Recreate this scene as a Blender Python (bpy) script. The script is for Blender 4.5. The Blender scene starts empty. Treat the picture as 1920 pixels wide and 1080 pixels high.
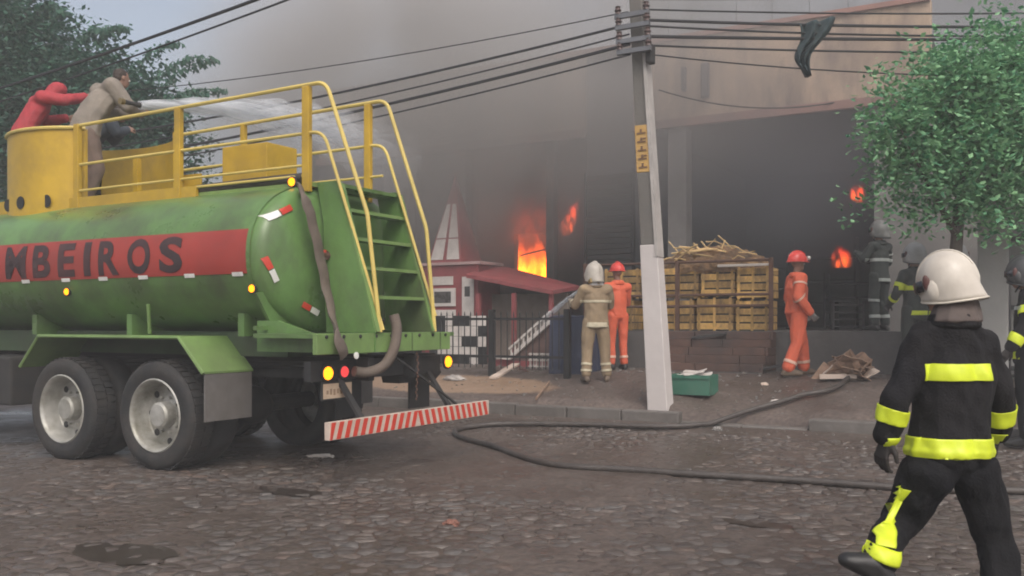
import bpy, bmesh, math, random
import numpy as np
from mathutils import Vector, Matrix, noise, Euler
R = random.Random(7)
PI = math.pi
sc = bpy.context.scene
C = sc.collection

# ------------------------------------------------------------------ camera, sky, sun, exposure
CAM_Z = 1.43
cam_d = bpy.data.cameras.new('camera'); cam = bpy.data.objects.new('camera', cam_d); C.objects.link(cam)
cam.location = (0, 0, CAM_Z); cam.rotation_euler = (PI/2, 0, 0)
cam_d.sensor_width = 36.0; cam_d.lens = 32.8; cam_d.shift_y = 0.0339
cam_d.clip_start = 0.05; cam_d.clip_end = 600
sc.camera = cam
SUN_EL, SUN_AZ = math.radians(50), math.radians(165)
w = bpy.data.worlds.new('World'); sc.world = w; w.use_nodes = True
nt = w.node_tree; nt.nodes.clear()
sky = nt.nodes.new('ShaderNodeTexSky'); sky.sky_type = 'NISHITA'; sky.sun_disc = False
sky.sun_elevation = SUN_EL; sky.sun_rotation = SUN_AZ; sky.dust_density = 6.0; sky.air_density = 1.0
hs = nt.nodes.new('ShaderNodeHueSaturation'); hs.inputs['Saturation'].default_value = 0.55
bg = nt.nodes.new('ShaderNodeBackground'); bg.inputs['Strength'].default_value = 0.15
wo = nt.nodes.new('ShaderNodeOutputWorld')
nt.links.new(sky.outputs[0], hs.inputs['Color']); nt.links.new(hs.outputs[0], bg.inputs['Color']); nt.links.new(bg.outputs[0], wo.inputs['Surface'])
sun_d = bpy.data.lights.new('sun', 'SUN'); sun_d.energy = 0.5; sun_d.angle = math.radians(25); sun_d.color = (1, .95, .88)
sun = bpy.data.objects.new('sun', sun_d); C.objects.link(sun)
# the veiled sun stands behind the camera and a little to its right
sd = Vector((math.sin(SUN_AZ)*math.cos(SUN_EL), math.cos(SUN_AZ)*math.cos(SUN_EL), math.sin(SUN_EL)))
sun.rotation_euler = (-sd).to_track_quat('-Z', 'Y').to_euler()
sc.view_settings.view_transform = 'Standard'; sc.view_settings.look = 'None'
sc.view_settings.exposure = 0.34; sc.view_settings.gamma = 1.0
sc.view_settings.use_curve_mapping = False
cy = sc.cycles
cy.max_bounces = 5; cy.diffuse_bounces = 2; cy.glossy_bounces = 2; cy.transmission_bounces = 2
cy.volume_bounces = 1; cy.transparent_max_bounces = 12
cy.volume_step_rate = 2.0; cy.volume_max_steps = 64
cy.use_denoising = True; cy.use_adaptive_sampling = True; cy.adaptive_threshold = 0.02
cy.sample_clamp_indirect = 4; cy.filter_width = 1.9

# ------------------------------------------------------------------ street frame: u runs along the street, v across it
TH = math.radians(29.5); CS, SN = math.cos(TH), math.sin(TH)
def P(u, v, z=0.0): return Vector((u*CS + v*SN, -u*SN + v*CS, z))
def UV(X, Y): return X*CS - Y*SN, X*SN + Y*CS
F = 1750.0
def at_v(px, py, v):                    # point of the plane v = const seen in that direction, as (u, v, z)
    k = (px-960)/F; d = v/(CS + SN*k)
    return Vector(((k*CS-SN)*d, v, CAM_Z + (605-py)*d/F))
KERB = 11.4
def ramp(x, pts):
    if x <= pts[0][0]: return pts[0][1]
    for (a, b), (c, d) in zip(pts, pts[1:]):
        if x <= c: return b + (d-b)*(x-a)/(c-a)
    return pts[-1][1]
def apron(u):                            # 1 on the dropped kerb of the driveway
    return max(0.0, min(1.0, (u+4.25)/.25, (-2.3-u)/.25))
def H(u, v):
    if v < KERB: return ramp(v, [(9, 0), (KERB, .15)])
    a = ramp(v, [(KERB, .29), (12.4, .48), (13.3, .65), (13.8, .68)])
    b = ramp(v, [(KERB, .155), (12.4, .46), (13.3, .65), (13.8, .68)])
    t = apron(u)
    return a*(1-t) + b*t
def ground_px(px, py):                   # the ground point seen in that direction
    k = (px-960)/F; m = (py-605)/F
    d = 3.0
    while d < 25:
        u, v = UV(k*d, d)
        if CAM_Z - m*d <= H(u, v): break
        d += .02
    u, v = UV(k*d, d)
    return Vector((u, v, H(u, v)))

# ------------------------------------------------------------------ materials
MATS = {}
def mat(name, col, rough=.75, var=.18, scale=4.0, bump=.0, bscale=40, metal=0.0, dirt=0.0, dirtcol=(.09,.075,.06), spec=.5, wave=None, tone=0.0):
    if name in MATS: return MATS[name]
    m = bpy.data.materials.new(name); m.use_nodes = True; t = m.node_tree; n = t.nodes; l = t.links
    b = n['Principled BSDF']; tc = n.new('ShaderNodeTexCoord')
    nz = n.new('ShaderNodeTexNoise'); nz.inputs['Scale'].default_value = scale; nz.inputs['Detail'].default_value = 5
    nz.inputs['Roughness'].default_value = .65
    l.new(tc.outputs['Object'], nz.inputs['Vector'])
    r = n.new('ShaderNodeValToRGB'); r.color_ramp.elements[0].position = .3; r.color_ramp.elements[1].position = .7
    r.color_ramp.elements[0].color = (*[c*(1-var) for c in col], 1); r.color_ramp.elements[1].color = (*[min(1, c*(1+var)) for c in col], 1)
    l.new(nz.outputs['Fac'], r.inputs[0]); last = r.outputs[0]
    if dirt:
        n2 = n.new('ShaderNodeTexNoise'); n2.inputs['Scale'].default_value = scale*.45; n2.inputs['Detail'].default_value = 8; n2.inputs['Roughness'].default_value = .7
        if wave:
            mpw = n.new('ShaderNodeMapping'); mpw.inputs['Scale'].default_value = (wave, wave, 1); l.new(tc.outputs['Object'], mpw.inputs[0]); l.new(mpw.outputs[0], n2.inputs['Vector'])
        else: l.new(tc.outputs['Object'], n2.inputs['Vector'])
        r2 = n.new('ShaderNodeValToRGB'); r2.color_ramp.elements[0].position = .42; r2.color_ramp.elements[1].position = .66
        r2.color_ramp.elements[1].color = (dirt, dirt, dirt, 1)
        l.new(n2.outputs['Fac'], r2.inputs[0])
        mx = n.new('ShaderNodeMix'); mx.data_type = 'RGBA'; mx.inputs[7].default_value = (*dirtcol, 1)
        l.new(r2.outputs[0], mx.inputs[0]); l.new(last, mx.inputs[6]); last = mx.outputs[2]
    if tone:
        oi = n.new('ShaderNodeObjectInfo'); mt = n.new('ShaderNodeMapRange'); mt.inputs[3].default_value = 1-tone; mt.inputs[4].default_value = 1+tone; l.new(oi.outputs['Random'], mt.inputs[0])
        hv = n.new('ShaderNodeHueSaturation'); l.new(mt.outputs[0], hv.inputs['Value']); l.new(last, hv.inputs['Color']); last = hv.outputs[0]
    l.new(last, b.inputs['Base Color'])
    mr = n.new('ShaderNodeMapRange'); mr.inputs[3].default_value = max(.05, rough-.12); mr.inputs[4].default_value = min(1, rough+.12)
    l.new(nz.outputs['Fac'], mr.inputs[0]); l.new(mr.outputs[0], b.inputs['Roughness'])
    b.inputs['Metallic'].default_value = metal; b.inputs['Specular IOR Level'].default_value = spec
    if bump:
        n3 = n.new('ShaderNodeTexNoise'); n3.inputs['Scale'].default_value = bscale; n3.inputs['Detail'].default_value = 4
        l.new(tc.outputs['Object'], n3.inputs['Vector'])
        bp = n.new('ShaderNodeBump'); bp.inputs['Strength'].default_value = bump; bp.inputs['Distance'].default_value = .02
        l.new(n3.outputs['Fac'], bp.inputs['Height']); l.new(bp.outputs[0], b.inputs['Normal'])
    MATS[name] = m; return m
def glow(name, col, strength, col2=None, hot=None):
    if name in MATS: return MATS[name]
    m = bpy.data.materials.new(name); m.use_nodes = True; t = m.node_tree; n = t.nodes; l = t.links
    n.clear(); o = n.new('ShaderNodeOutputMaterial'); e = n.new('ShaderNodeEmission')
    e.inputs[0].default_value = (*col, 1); e.inputs[1].default_value = strength
    l.new(e.outputs[0], o.inputs[0]); MATS[name] = m; return m
def leaf_mat(name, a, b):
    m = bpy.data.materials.new(name); m.use_nodes = True; t = m.node_tree; n = t.nodes; l = t.links
    g = n.new('ShaderNodeNewGeometry'); r = n.new('ShaderNodeValToRGB')
    r.color_ramp.elements[0].color = (*a, 1); r.color_ramp.elements[1].color = (*b, 1)
    l.new(g.outputs['Random Per Island'], r.inputs[0]); p = n['Principled BSDF']; l.new(r.outputs[0], p.inputs['Base Color'])
    p.inputs['Roughness'].default_value = .55
    tl = n.new('ShaderNodeBsdfTranslucent'); l.new(r.outputs[0], tl.inputs[0])
    mx = n.new('ShaderNodeMixShader'); mx.inputs[0].default_value = .3
    l.new(p.outputs[0], mx.inputs[1]); l.new(tl.outputs[0], mx.inputs[2]); l.new(mx.outputs[0], n['Material Output'].inputs[0])
    MATS[name] = m; return m

green = mat('green_paint', (.115,.215,.065), .30, .2, 1.6, .08, 30, dirt=.75, dirtcol=(.062,.062,.04), wave=1.8)
green_l = mat('light_green_paint', (.17,.28,.085), .45, .15, 3, .08, 30, dirt=.35)
yellow = mat('yellow_paint', (.50,.315,.025), .5, .14, 3, .05, 30, dirt=.5, dirtcol=(.22,.15,.04))
yellow_r = mat('pale_yellow_rail', (.62,.47,.13), .5, .12, 3, dirt=.3, dirtcol=(.35,.28,.12))
redpanel = mat('red_panel', (.33,.04,.03), .5, .15, 2, dirt=.35, dirtcol=(.16,.05,.04))
letter_m = mat('letter_black', (.035,.02,.022), .6, .3, 4, dirt=.6, dirtcol=(.10,.035,.035))
white_p = mat('white_sticker', (.75,.74,.70), .5, .1, 8, dirt=.3)
red_p = mat('red_sticker', (.55,.05,.03), .45, .1, 8)
rubber = mat('rubber', (.018,.018,.019), .8, .3, 6, .2, 50, dirt=.6, dirtcol=(.06,.05,.042))
rim_m = mat('rim_steel', (.42,.41,.38), .45, .2, 5, metal=.3, dirt=.85, dirtcol=(.14,.13,.09))
chassis = mat('chassis_black', (.02,.02,.021), .7, .3, 5, .1, dirt=.5, dirtcol=(.05,.042,.036))
flap_m = mat('grey_flap', (.14,.13,.125), .7, .2, 4, dirt=.5)
hose_m = mat('hose_canvas', (.13,.10,.08), .8, .2, 8, .3, 80, dirt=.5)
hose_d = mat('dark_wet_hose', (.055,.045,.04), .5, .25, 8, .2, 80)
concrete = mat('concrete', (.27,.255,.24), .85, .15, 3, .2, 30, dirt=.5, dirtcol=(.13,.12,.11))
conc_w = mat('whitewashed_concrete', (.55,.505,.49), .8, .07, 2.5, .12, 40, dirt=.3, dirtcol=(.35,.31,.29))
black_m = mat('black_iron', (.015,.015,.016), .6, .3, 5)
wood = mat('crate_wood', (.56,.34,.10), .8, .35, 5, .3, 40, dirt=.8, dirtcol=(.08,.055,.04), wave=2, tone=.4)
cane_m = mat('cane', (.55,.38,.18), .7, .3, 6, tone=.4)
rust = mat('rusty_iron', (.09,.045,.03), .8, .3, 6, .2)
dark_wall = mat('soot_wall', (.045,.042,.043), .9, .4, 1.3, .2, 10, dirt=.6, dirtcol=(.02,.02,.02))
wire_m = mat('cable_black', (.02,.02,.022), .6, .2, 3)
red_wall = mat('dark_red_paint', (.27,.06,.065), .7, .2, 3, dirt=.4, dirtcol=(.12,.06,.05))
white_wall = mat('white_painted_board', (.62,.57,.53), .75, .1, 4, dirt=.45, dirtcol=(.3,.26,.24))

# ------------------------------------------------------------------ mesh helper
BASE = {}
def tag(o, label=None, cat=None, group=None, kind=None):
    if label: o['label'] = label
    if cat: o['category'] = cat
    if group: o['group'] = group
    if kind: o['kind'] = kind
    return o
def thing(name, label, cat, base, group=None):
    o = bpy.data.objects.new(name, None); C.objects.link(o); o.empty_display_size = .2
    o.location = P(*base); o.rotation_euler = (0, 0, -TH); BASE[o] = Vector(base)
    return tag(o, label, cat, group)
class MB:
    def __init__(s): s.v = []; s.f = []; s.mi = []; s.cur = 0
    def add(s, vs, fs):
        k = len(s.v); s.v += [Vector(a) for a in vs]; s.f += [[i+k for i in f] for f in fs]; s.mi += [s.cur]*len(fs); return s
    def box(s, x0, x1, y0, y1, z0, z1, bev=0.0):
        if bev <= 0:
            vs = [(x,y,z) for z in (z0,z1) for x, y in ((x0,y0),(x1,y0),(x1,y1),(x0,y1))]
            return s.add(vs, [(0,3,2,1),(4,5,6,7),(0,1,5,4),(1,2,6,5),(2,3,7,6),(3,0,4,7)])
        bm = bmesh.new(); bmesh.ops.create_cube(bm, size=1)
        for q in bm.verts: q.co = Vector(((x0+x1)/2+q.co.x*(x1-x0), (y0+y1)/2+q.co.y*(y1-y0), (z0+z1)/2+q.co.z*(z1-z0)))
        bmesh.ops.bevel(bm, geom=bm.edges[:], offset=bev, segments=2, affect='EDGES', profile=.6)
        return s.bm(bm)
    def bm(s, bm, M=None):
        bm.verts.index_update()
        vs = [(M @ q.co if M else q.co.copy()) for q in bm.verts]; fs = [[q.index for q in f.verts] for f in bm.faces]
        bm.free(); return s.add(vs, fs)
    def slab(s, a, b, n, wd, th):        # bar from a to b, width along n, thickness across
        a, b, n = Vector(a), Vector(b), Vector(n).normalized(); d = (b-a).normalized(); t = d.cross(n).normalized()
        n = t.cross(d).normalized()
        vs = [p + n*sx*wd/2 + t*sy*th/2 for p in (a, b) for sx, sy in ((-1,-1),(1,-1),(1,1),(-1,1))]
        return s.add(vs, [(0,3,2,1),(4,5,6,7),(0,1,5,4),(1,2,6,5),(2,3,7,6),(3,0,4,7)])
    def cyl(s, a, b, r0, r1=None, n=10, cap=True):
        r1 = r0 if r1 is None else r1
        a, b = Vector(a), Vector(b); d = (b-a).normalized(); x = d.orthogonal().normalized(); y = d.cross(x)
        vs = [p + (x*math.cos(2*PI*i/n)+y*math.sin(2*PI*i/n))*r for p, r in ((a,r0),(b,r1)) for i in range(n)]
        fs = [(i,(i+1)%n,n+(i+1)%n,n+i) for i in range(n)]
        if cap: fs += [tuple(range(n))[::-1], tuple(range(n,2*n))]
        return s.add(vs, fs)
    def tube(s, pts, r, n=8, flat=1.0, up=None):
        pts = [Vector(p) for p in pts]; k = len(pts); vs = []; px = None
        for i, p in enumerate(pts):
            d = (pts[min(i+1,k-1)]-pts[max(i-1,0)]).normalized()
            x = (up.cross(d).normalized() if up else (d.orthogonal() if px is None else px - d*px.dot(d))).normalized(); px = x; y = d.cross(x)
            rr = r[i] if isinstance(r, (list, tuple)) else r
            vs += [p + (x*math.cos(2*PI*j/n)+y*flat*math.sin(2*PI*j/n))*rr for j in range(n)]
        fs = [(i*n+j, i*n+(j+1)%n, (i+1)*n+(j+1)%n, (i+1)*n+j) for i in range(k-1) for j in range(n)]
        fs += [tuple(range(n))[::-1], tuple(range((k-1)*n, k*n))]
        return s.add(vs, fs)
    def loft(s, rings, cap=True):
        n = len(rings[0]); vs = [p for r in rings for p in r]
        fs = [(i*n+j, i*n+(j+1)%n, (i+1)*n+(j+1)%n, (i+1)*n+j) for i in range(len(rings)-1) for j in range(n)]
        if cap: fs += [tuple(range(n))[::-1], tuple(range((len(rings)-1)*n, len(rings)*n))]
        return s.add(vs, fs)
    def prism(s, poly, axis, a, b):      # poly in the two other axes, extruded along axis
        def mk(p, t):
            return {'v': (p[0], t, p[1]), 'u': (t, p[0], p[1]), 'z': (p[0], p[1], t)}[axis]
        return s.loft([[mk(p, a) for p in poly], [mk(p, b) for p in poly]])
    def sphere(s, c, r, sub=2, sc_=(1,1,1)):
        bm = bmesh.new(); bmesh.ops.create_icosphere(bm, subdivisions=sub, radius=r)
        return s.bm(bm, Matrix.Translation(Vector(c)) @ Matrix.Diagonal((*sc_, 1)))
    def lathe(s, prof, c, axis='v', n=32):      # prof: (radius, offset along axis)
        rings = []
        for r, t in prof:
            ring = []
            for i in range(n):
                a = 2*PI*i/n; q = (r*math.cos(a), r*math.sin(a))
                ring.append(Vector(c) + (Vector((q[0], t, q[1])) if axis == 'v' else Vector((q[0], q[1], t)) if axis == 'z' else Vector((t, q[0], q[1]))))
            rings.append(ring)
        return s.loft(rings, cap=False)
    def build(s, name, m, parent=None, base=None, smooth=False, frame='s', bevel=0):
        b = BASE[parent] if parent else Vector(base or (0,0,0))
        me = bpy.data.meshes.new(name); me.from_pydata([tuple(p-b) for p in s.v], [], s.f)
        bm = bmesh.new(); bm.from_mesh(me); bmesh.ops.recalc_face_normals(bm, faces=bm.faces); bm.to_mesh(me); bm.free()
        ms = m if isinstance(m, (list, tuple)) else [m]
        for q in ms: me.materials.append(q)
        if len(ms) > 1: me.polygons.foreach_set('material_index', s.mi)
        o = bpy.data.objects.new(name, me); C.objects.link(o)
        if smooth: auto_smooth(me)
        if parent: o.parent = parent
        else:
            o.location = P(*b) if frame == 's' else b
            if frame == 's': o.rotation_euler = (0,0,-TH)
        BASE[o] = b
        if bevel:
            md = o.modifiers.new('bevel', 'BEVEL'); md.width = bevel; md.segments = 2; md.limit_method = 'ANGLE'
        return o
def auto_smooth(me, ang=40):
    me.polygons.foreach_set('use_smooth', [True]*len(me.polygons))
    bm = bmesh.new(); bm.from_mesh(me)
    for e in bm.edges:
        if len(e.link_faces) == 2 and e.calc_face_angle(0) > math.radians(ang): e.smooth = False
    bm.to_mesh(me); bm.free()
def spline(pts, sub=8):
    pts = [Vector(p) for p in pts]; q = [pts[0]] + pts + [pts[-1]]; out = []
    for i in range(1, len(q)-2):
        for j in range(sub):
            t = j/sub; a, b, c, d = q[i-1], q[i], q[i+1], q[i+2]
            out.append(.5*((2*b)+(c-a)*t+(2*a-5*b+4*c-d)*t*t+(3*b-a-3*c+d)*t**3))
    out.append(pts[-1]); return out
def copy_tree(o, parent=None):
    kids = list(o.children); c = o.copy(); C.objects.link(c); BASE[c] = BASE.get(o)
    if parent is not None: c.parent = parent
    for ch in kids: copy_tree(ch, c)
    return c

# ------------------------------------------------------------------ ground, road, sidewalk
def ground_mat(name, base, stone, scale, patch):
    m = bpy.data.materials.new(name); m.use_nodes = True; t = m.node_tree; n = t.nodes; l = t.links; b = n['Principled BSDF']
    tc = n.new('ShaderNodeTexCoord')
    a = n.new('ShaderNodeTexNoise'); a.inputs['Scale'].default_value = .55; a.inputs['Detail'].default_value = 9; a.inputs['Roughness'].default_value = .68
    l.new(tc.outputs['Object'], a.inputs[0])
    c = n.new('ShaderNodeTexNoise'); c.inputs['Scale'].default_value = 22; c.inputs['Detail'].default_value = 6
    l.new(tc.outputs['Object'], c.inputs[0])
    r = n.new('ShaderNodeValToRGB'); e = r.color_ramp.elements; e[0].position = .3; e[1].position = .7
    e[0].color = (*[x*.55 for x in base], 1); e[1].color = (*[x*1.35 for x in base], 1)
    l.new(a.outputs['Fac'], r.inputs[0])
    mx = n.new('ShaderNodeMix'); mx.data_type = 'RGBA'; mx.blend_type = 'MULTIPLY'; mx.inputs[0].default_value = .8
    r2 = n.new('ShaderNodeValToRGB'); r2.color_ramp.elements[0].position = .3; r2.color_ramp.elements[0].color = (.5,.5,.5,1); r2.color_ramp.elements[1].position = .7; r2.color_ramp.elements[1].color = (1.3,1.3,1.3,1)
    l.new(c.outputs['Fac'], r2.inputs[0]); l.new(r.outputs[0], mx.inputs[6]); l.new(r2.outputs[0], mx.inputs[7])
    last = mx.outputs[2]
    if patch:      # a tongue of pale sand spilled over this stretch
        mp = n.new('ShaderNodeMapping'); mp.inputs['Location'].default_value = (-patch[0]/patch[2], -patch[1]/patch[3], 0)
        mp.inputs['Scale'].default_value = (1/patch[2], 1/patch[3], 0); l.new(tc.outputs['Object'], mp.inputs[0])
        ln = n.new('ShaderNodeVectorMath'); ln.operation = 'LENGTH'; l.new(mp.outputs[0], ln.inputs[0])
        ad = n.new('ShaderNodeMath'); ad.operation = 'MULTIPLY_ADD'; ad.inputs[1].default_value = 1.1
        l.new(a.outputs['Fac'], ad.inputs[0]); l.new(ln.outputs['Value'], ad.inputs[2])
        r3 = n.new('ShaderNodeValToRGB'); r3.color_ramp.elements[0].position = .9; r3.color_ramp.elements[0].color = (.85,.85,.85,1)
        r3.color_ramp.elements[1].position = 1.0; r3.color_ramp.elements[1].color = (0,0,0,1)
        dv = n.new('ShaderNodeMath'); dv.operation = 'MULTIPLY'; dv.inputs[1].default_value = .62; l.new(ad.outputs[0], dv.inputs[0]); l.new(dv.outputs[0], r3.inputs[0])
        m3 = n.new('ShaderNodeMix'); m3.data_type = 'RGBA'; m3.inputs[7].default_value = (.29,.195,.13,1)
        l.new(r3.outputs[0], m3.inputs[0]); l.new(last, m3.inputs[6]); last = m3.outputs[2]
    l.new(last, b.inputs['Base Color'])
    mr = n.new('ShaderNodeMapRange'); mr.inputs[1].default_value = .35; mr.inputs[2].default_value = .62; mr.inputs[3].default_value = .20; mr.inputs[4].default_value = .75
    l.new(a.outputs['Fac'], mr.inputs[0]); l.new(mr.outputs[0], b.inputs['Roughness'])
    bp = n.new('ShaderNodeBump'); bp.inputs['Strength'].default_value = .5; bp.inputs['Distance'].default_value = .015
    l.new(c.outputs['Fac'], bp.inputs['Height']); l.new(bp.outputs[0], b.inputs['Normal'])
    MATS[name] = m; return m
soil = ground_mat('wet_dirt', (.092,.070,.058), None, 1, None)
walk_m = ground_mat('wet_paving', (.105,.080,.068), None, 1, (-8.2, 12.3, 2.0, .55))
def grid(name, u0, u1, du, v0, v1, dv, hf, m, kind='structure'):
    us = np.arange(u0, u1+1e-6, du); vs = np.arange(v0, v1+1e-6, dv)
    V = [(u, v, hf(u, v)) for v in vs for u in us]; nu = len(us)
    Fs = [(j*nu+i, j*nu+i+1, (j+1)*nu+i+1, (j+1)*nu+i) for j in range(len(vs)-1) for i in range(nu-1)]
    me = bpy.data.meshes.new(name); me.from_pydata(V, [], Fs); me.materials.append(m)
    me.polygons.foreach_set('use_smooth', [True]*len(me.polygons))
    o = bpy.data.objects.new(name, me); C.objects.link(o); o.rotation_euler = (0,0,-TH); BASE[o] = Vector((0,0,0))
    return tag(o, kind=kind)
g = MB().box(-220, 220, -220, 220, -.55, -.5); tag(g.build('ground', soil), kind='structure')
def mud(u, v):            # how deep dirt lies over the stones
    return .5+.5*noise.noise(Vector((u*.5, v*.7, 3.3))) + .35*noise.noise(Vector((u*1.7, v*1.9, 8.1)))
def road_h(u, v):
    extra = .012*max(0, 1-abs(v-8.2)/2.2) if u < -3 else 0
    return H(u, min(v, KERB-.001)) + .020*mud(u, v) - .0105 + extra
road = grid('road', -16, 9, .075, .5, KERB, .075, road_h, soil)
def far_road(u, v): return H(u, min(v, KERB-.001)) - .03
g = MB()
g.add([(-70,-14,-.03),(-16,-14,-.03),(-16,9,-.03),(-70,9,-.03),(-70,KERB,.13),(-16,KERB,.13)], [(0,1,2,3),(3,2,5,4)])
g.add([(9,-14,-.03),(60,-14,-.03),(60,9,-.03),(9,9,-.03),(60,KERB,.13),(9,KERB,.13)], [(0,1,2,3),(3,2,4,5)])
g.add([(-16,-14,-.03),(9,-14,-.03),(9,.5,-.012),(-16,.5,-.012)], [(0,1,2,3)])
tag(g.build('road_beyond', soil), kind='structure')
def walk_h(u, v): return H(u, max(v, KERB+.001)) - (.09 if v < KERB+.17 else 0) + .008*noise.noise(Vector((u*2, v*2, 0)))
grid('sidewalk', -30, 12, .15, KERB+.16, 14.6, .15, walk_h, walk_m)
g = MB().add([(-70,14.6,.67),(60,14.6,.67),(60,60,.67),(-70,60,.67)], [(0,1,2,3)])
g.add([(12,11.56,.30),(60,11.56,.30),(60,14.6,.67),(12,14.6,.67)], [(0,1,2,3)]).add([(-70,11.56,.30),(-30,11.56,.30),(-30,14.6,.67),(-70,14.6,.67)], [(0,1,2,3)])
tag(g.build('forecourt', walk_m), kind='structure')
kerb_m = mat('wet_kerb', (.15,.135,.125), .6, .25, 3, .2, 30, dirt=.6, dirtcol=(.07,.06,.05))
kerb = MB().box(-60, 50, KERB, KERB+.16, -.3, .12).build('kerb', kerb_m); tag(kerb, kind='structure')
u = -16.0
while u < 8:
    L_ = .8; h = .29 - (.125 if apron(u+L_/2) > .3 else 0) + R.uniform(-.008,.008)
    g = MB().box(u+.008, u+L_-.008, KERB-.012+R.uniform(-.008,.008), KERB+.158, .05, h, .018)
    g.build('kerb_stone', kerb_m, kerb); u += L_

# cobblestones: irregular cells, the ones showing largest as parts of the road, the rest one mesh
stone_m = bpy.data.materials.new('cobble_stone'); stone_m.use_nodes = True
def _stone():
    t = stone_m.node_tree; n = t.nodes; l = t.links; b = n['Principled BSDF']
    g = n.new('ShaderNodeNewGeometry'); oi = n.new('ShaderNodeObjectInfo'); tc = n.new('ShaderNodeTexCoord')
    ad = n.new('ShaderNodeMath'); ad.operation = 'ADD'; l.new(g.outputs['Random Per Island'], ad.inputs[0]); l.new(oi.outputs['Random'], ad.inputs[1])
    fr = n.new('ShaderNodeMath'); fr.operation = 'FRACT'; l.new(ad.outputs[0], fr.inputs[0])
    r = n.new('ShaderNodeValToRGB'); e = r.color_ramp.elements
    e[0].color = (.058,.046,.040,1); e[1].color = (.15,.132,.12,1)
    for p, c in ((.35,(.088,.072,.064,1)), (.7,(.105,.096,.09,1)), (.9,(.13,.094,.076,1))): k = e.new(p); k.color = c
    l.new(fr.outputs[0], r.inputs[0])
    z = n.new('ShaderNodeTexNoise'); z.inputs['Scale'].default_value = 25; z.inputs['Detail'].default_value = 5; l.new(g.outputs['Position'], z.inputs[0])
    z2 = n.new('ShaderNodeTexNoise'); z2.inputs['Scale'].default_value = .55; z2.inputs['Detail'].default_value = 8; z2.inputs['Roughness'].default_value = .65; l.new(g.outputs['Position'], z2.inputs[0])
    mx = n.new('ShaderNodeMix'); mx.data_type = 'RGBA'; mx.blend_type = 'MULTIPLY'; mx.inputs[0].default_value = .7
    r2 = n.new('ShaderNodeValToRGB'); r2.color_ramp.elements[0].position = .3; r2.color_ramp.elements[0].color = (.5,.5,.5,1); r2.color_ramp.elements[1].position = .7; r2.color_ramp.elements[1].color = (1.35,1.35,1.35,1)
    l.new(z.outputs['Fac'], r2.inputs[0]); l.new(r.outputs[0], mx.inputs[6]); l.new(r2.outputs[0], mx.inputs[7])
    m3 = n.new('ShaderNodeMix'); m3.data_type = 'RGBA'; m3.inputs[7].default_value = (.072,.053,.043,1)
    r3 = n.new('ShaderNodeValToRGB'); r3.color_ramp.elements[0].position = .42; r3.color_ramp.elements[1].position = .62; r3.color_ramp.elements[1].color = (.8,.8,.8,1)
    l.new(z2.outputs['Fac'], r3.inputs[0]); l.new(r3.outputs[0], m3.inputs[0]); l.new(mx.outputs[2], m3.inputs[6]); l.new(m3.outputs[2], b.inputs['Base Color'])
    mr = n.new('ShaderNodeMapRange'); mr.inputs[1].default_value = .35; mr.inputs[2].default_value = .65; mr.inputs[3].default_value = .62; mr.inputs[4].default_value = .24
    l.new(z2.outputs['Fac'], mr.inputs[0]); l.new(mr.outputs[0], b.inputs['Roughness'])
    bp = n.new('ShaderNodeBump'); bp.inputs['Strength'].default_value = .5; bp.inputs['Distance'].default_value = .01; l.new(z.outputs['Fac'], bp.inputs['Height']); l.new(bp.outputs[0], b.inputs['Normal'])
_stone()
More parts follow.
